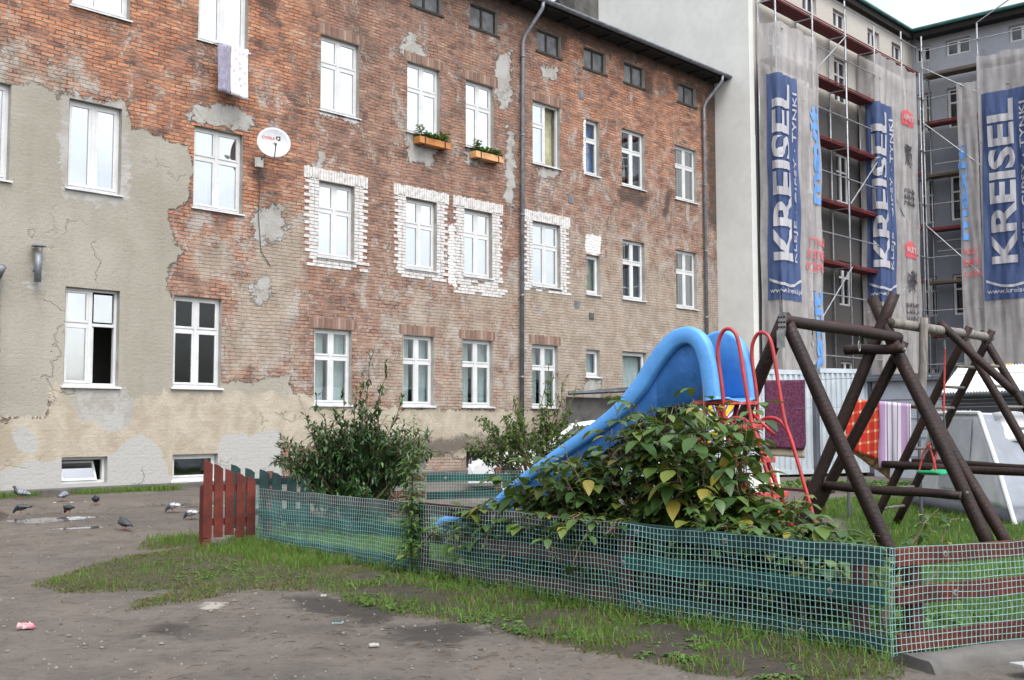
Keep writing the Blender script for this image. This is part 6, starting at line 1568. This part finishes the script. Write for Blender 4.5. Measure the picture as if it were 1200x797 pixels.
tag(mb.build('pebbles', M['stone']), 'scattered small pebbles and grit on the dirt', 'pebbles', kind='stuff')
mb = MB()                                                        # twigs, straw
for k in range(260):
    x, y = R.uniform(3.5,8.5), R.uniform(4.0,17)
    if k < 120: x, y = R.gauss(5.4,.5), R.gauss(6.3,1.1)
    a = R.random()*pi; l = R.uniform(.03,.14); z = gz(x,y)+.008
    mb.tube([(x,y,z),(x+l*cos(a)*.5,y+l*sin(a)*.5,z+.006),(x+l*cos(a+.3),y+l*sin(a+.3),z)], .0025, 3, False)
tag(mb.build('twigs', M['stem']), 'thin twigs and straw lying on the dirt', 'twigs', kind='stuff')

# litter
def crumple(name, x, y, s, m, label, cat, ph, grp=None):
    mb = MB(); z0 = gz(x,y)
    mb.grid(lambda u, v: (x+(u-.5)*2*s*(.75+.5*mnoise.noise((v*3,ph,1)))+.2*s*sin(7*v+ph), y+(v-.5)*1.4*s*(.75+.5*mnoise.noise((u*3,ph,5)))+.2*s*sin(6*u+ph), z0+.010+s*(.25+.5*abs(mnoise.noise((u*4+ph,v*4,ph)))+.35*abs(mnoise.noise((u*9,v*9+ph,3))))*min(1,4*sin(pi*u)*sin(pi*v))), 14, 14)
    return tag(mb.build(name, M[m], None, True, solid=.003, origin=(x,y,z0)), label, cat, grp)
crumple('rag', 3.78, 8.25, .068, 'pink', 'crumpled pink and white striped rag lying on the dirt', 'rag', 1)
GR = 'pale scraps lying on the dirt yard'
for i, (x, y, s, l) in enumerate(((8.75,18.2,.03,'pale bread scrap between the two leftmost standing pigeons'),(8.95,18.0,.03,'pale bread scrap in front of the slim grey pigeon'),(9.15,17.95,.028,'pale bread scrap left of the dark pigeon by the puddle'),(6.35,6.9,.03,'white paper scrap lying at the edge of the grass strip'),(6.2,7.9,.03,'small white scrap beside the pale sand patch'),(5.05,5.9,.035,'tiny pale scrap beside the wet dark dirt'),(6.75,5.2,.03,'white scrap in the weeds below the middle of the netting'))):
    crumple('scrap', x, y, s, 'paper', l, 'scrap', i*1.3, GR)
mb = MB(); mb.slab([(7.05,2.47,.05),(7.22,2.36,.05),(7.12,2.26,.06),(6.97,2.36,.06)], (0,0,.02))
tag(mb.build('tile', M['tile_white'], None, bevel=.003, origin=(7.03,2.4,0)), 'broken white tile lying at the bottom right corner', 'tile')
mb = MB(); p0 = V((5.35,6.7,.02)); mb.tube([p0+V((.02*k, .03*sin(k*1.4), .004)) for k in range(7)], .004, 4); tag(mb.build('cord', M['netting'], None, origin=p0), 'short turquoise cord lying on the dirt', 'cord')
# ------------------------------------------------------------------ camera, light
yaw, pitch, roll, fpx = 0.8286156, 0.0719328, -0.00244428, 1331.195
fwd = V((sin(yaw)*cos(pitch), cos(yaw)*cos(pitch), sin(pitch))); right = V((cos(yaw), -sin(yaw), 0)); up = right.cross(fwd)
r2 = right*cos(roll)+up*sin(roll); u2 = -right*sin(roll)+up*cos(roll)
cd = bpy.data.cameras.new('camera'); cam = bpy.data.objects.new('camera', cd); COL.objects.link(cam)
cam.matrix_world = Matrix(((r2.x,u2.x,-fwd.x,0),(r2.y,u2.y,-fwd.y,0),(r2.z,u2.z,-fwd.z,1.5),(0,0,0,1)))
cd.sensor_fit = 'HORIZONTAL'; cd.sensor_width = 36; cd.lens = 36*fpx/1200; cd.clip_start = .1; cd.clip_end = 2000
cd.dof.use_dof = False
SC.camera = cam
EL, AZ = radians(60), radians(200)                                # azimuth from +Y towards +X
sund = V((sin(AZ)*cos(EL), cos(AZ)*cos(EL), sin(EL)))
ld = bpy.data.lights.new('sun', 'SUN'); ld.energy = .6; ld.angle = radians(25); ld.color = (1,.965,.92)
lo = bpy.data.objects.new('sun', ld); COL.objects.link(lo); lo.rotation_euler = sund.to_track_quat('Z','Y').to_euler(); lo.location = (0,0,30)
wd_ = bpy.data.worlds.new('World'); SC.world = wd_; wd_.use_nodes = True; nt = wd_.node_tree; nt.nodes.clear()
sky = nt.nodes.new('ShaderNodeTexSky'); sky.sky_type = 'NISHITA'; sky.sun_disc = False; sky.sun_elevation = EL; sky.sun_rotation = AZ
sky.air_density = 1.0; sky.dust_density = 4.0; sky.ozone_density = 1.0
hs = nt.nodes.new('ShaderNodeHueSaturation'); hs.inputs['Saturation'].default_value = .28; nt.links.new(sky.outputs[0], hs.inputs['Color'])
tcw = nt.nodes.new('ShaderNodeTexCoord'); mp = nt.nodes.new('ShaderNodeMapping'); mp.inputs['Scale'].default_value = (1,1,2.2); nt.links.new(tcw.outputs['Generated'], mp.inputs[0])
nz = nt.nodes.new('ShaderNodeTexNoise'); nz.inputs['Scale'].default_value = 2.6; nz.inputs['Detail'].default_value = 7; nz.inputs['Roughness'].default_value = .55; nt.links.new(mp.outputs[0], nz.inputs['Vector'])
rp = nt.nodes.new('ShaderNodeMapRange'); rp.inputs['From Min'].default_value = .3; rp.inputs['From Max'].default_value = .7; rp.inputs['To Min'].default_value = .8; rp.inputs['To Max'].default_value = 1.75; nt.links.new(nz.outputs['Fac'], rp.inputs[0])
ml = nt.nodes.new('ShaderNodeMix'); ml.data_type = 'RGBA'; ml.blend_type = 'MULTIPLY'; ml.inputs[0].default_value = 1; nt.links.new(hs.outputs[0], ml.inputs[6]); nt.links.new(rp.outputs[0], ml.inputs[7])
bg = nt.nodes.new('ShaderNodeBackground'); bg.inputs['Strength'].default_value = .15; nt.links.new(ml.outputs[2], bg.inputs[0])
ow = nt.nodes.new('ShaderNodeOutputWorld'); nt.links.new(bg.outputs[0], ow.inputs[0])
SC.view_settings.view_transform = 'Standard'; SC.view_settings.look = 'None'; SC.view_settings.gamma = 1; SC.view_settings.use_curve_mapping = False
SC.view_settings.exposure = 1.1
SC.cycles.use_denoising = True
SC.cycles.max_bounces = 8; SC.cycles.diffuse_bounces = 3; SC.cycles.glossy_bounces = 3; SC.cycles.transparent_max_bounces = 16
SC.cycles.caustics_reflective = False; SC.cycles.caustics_refractive = False
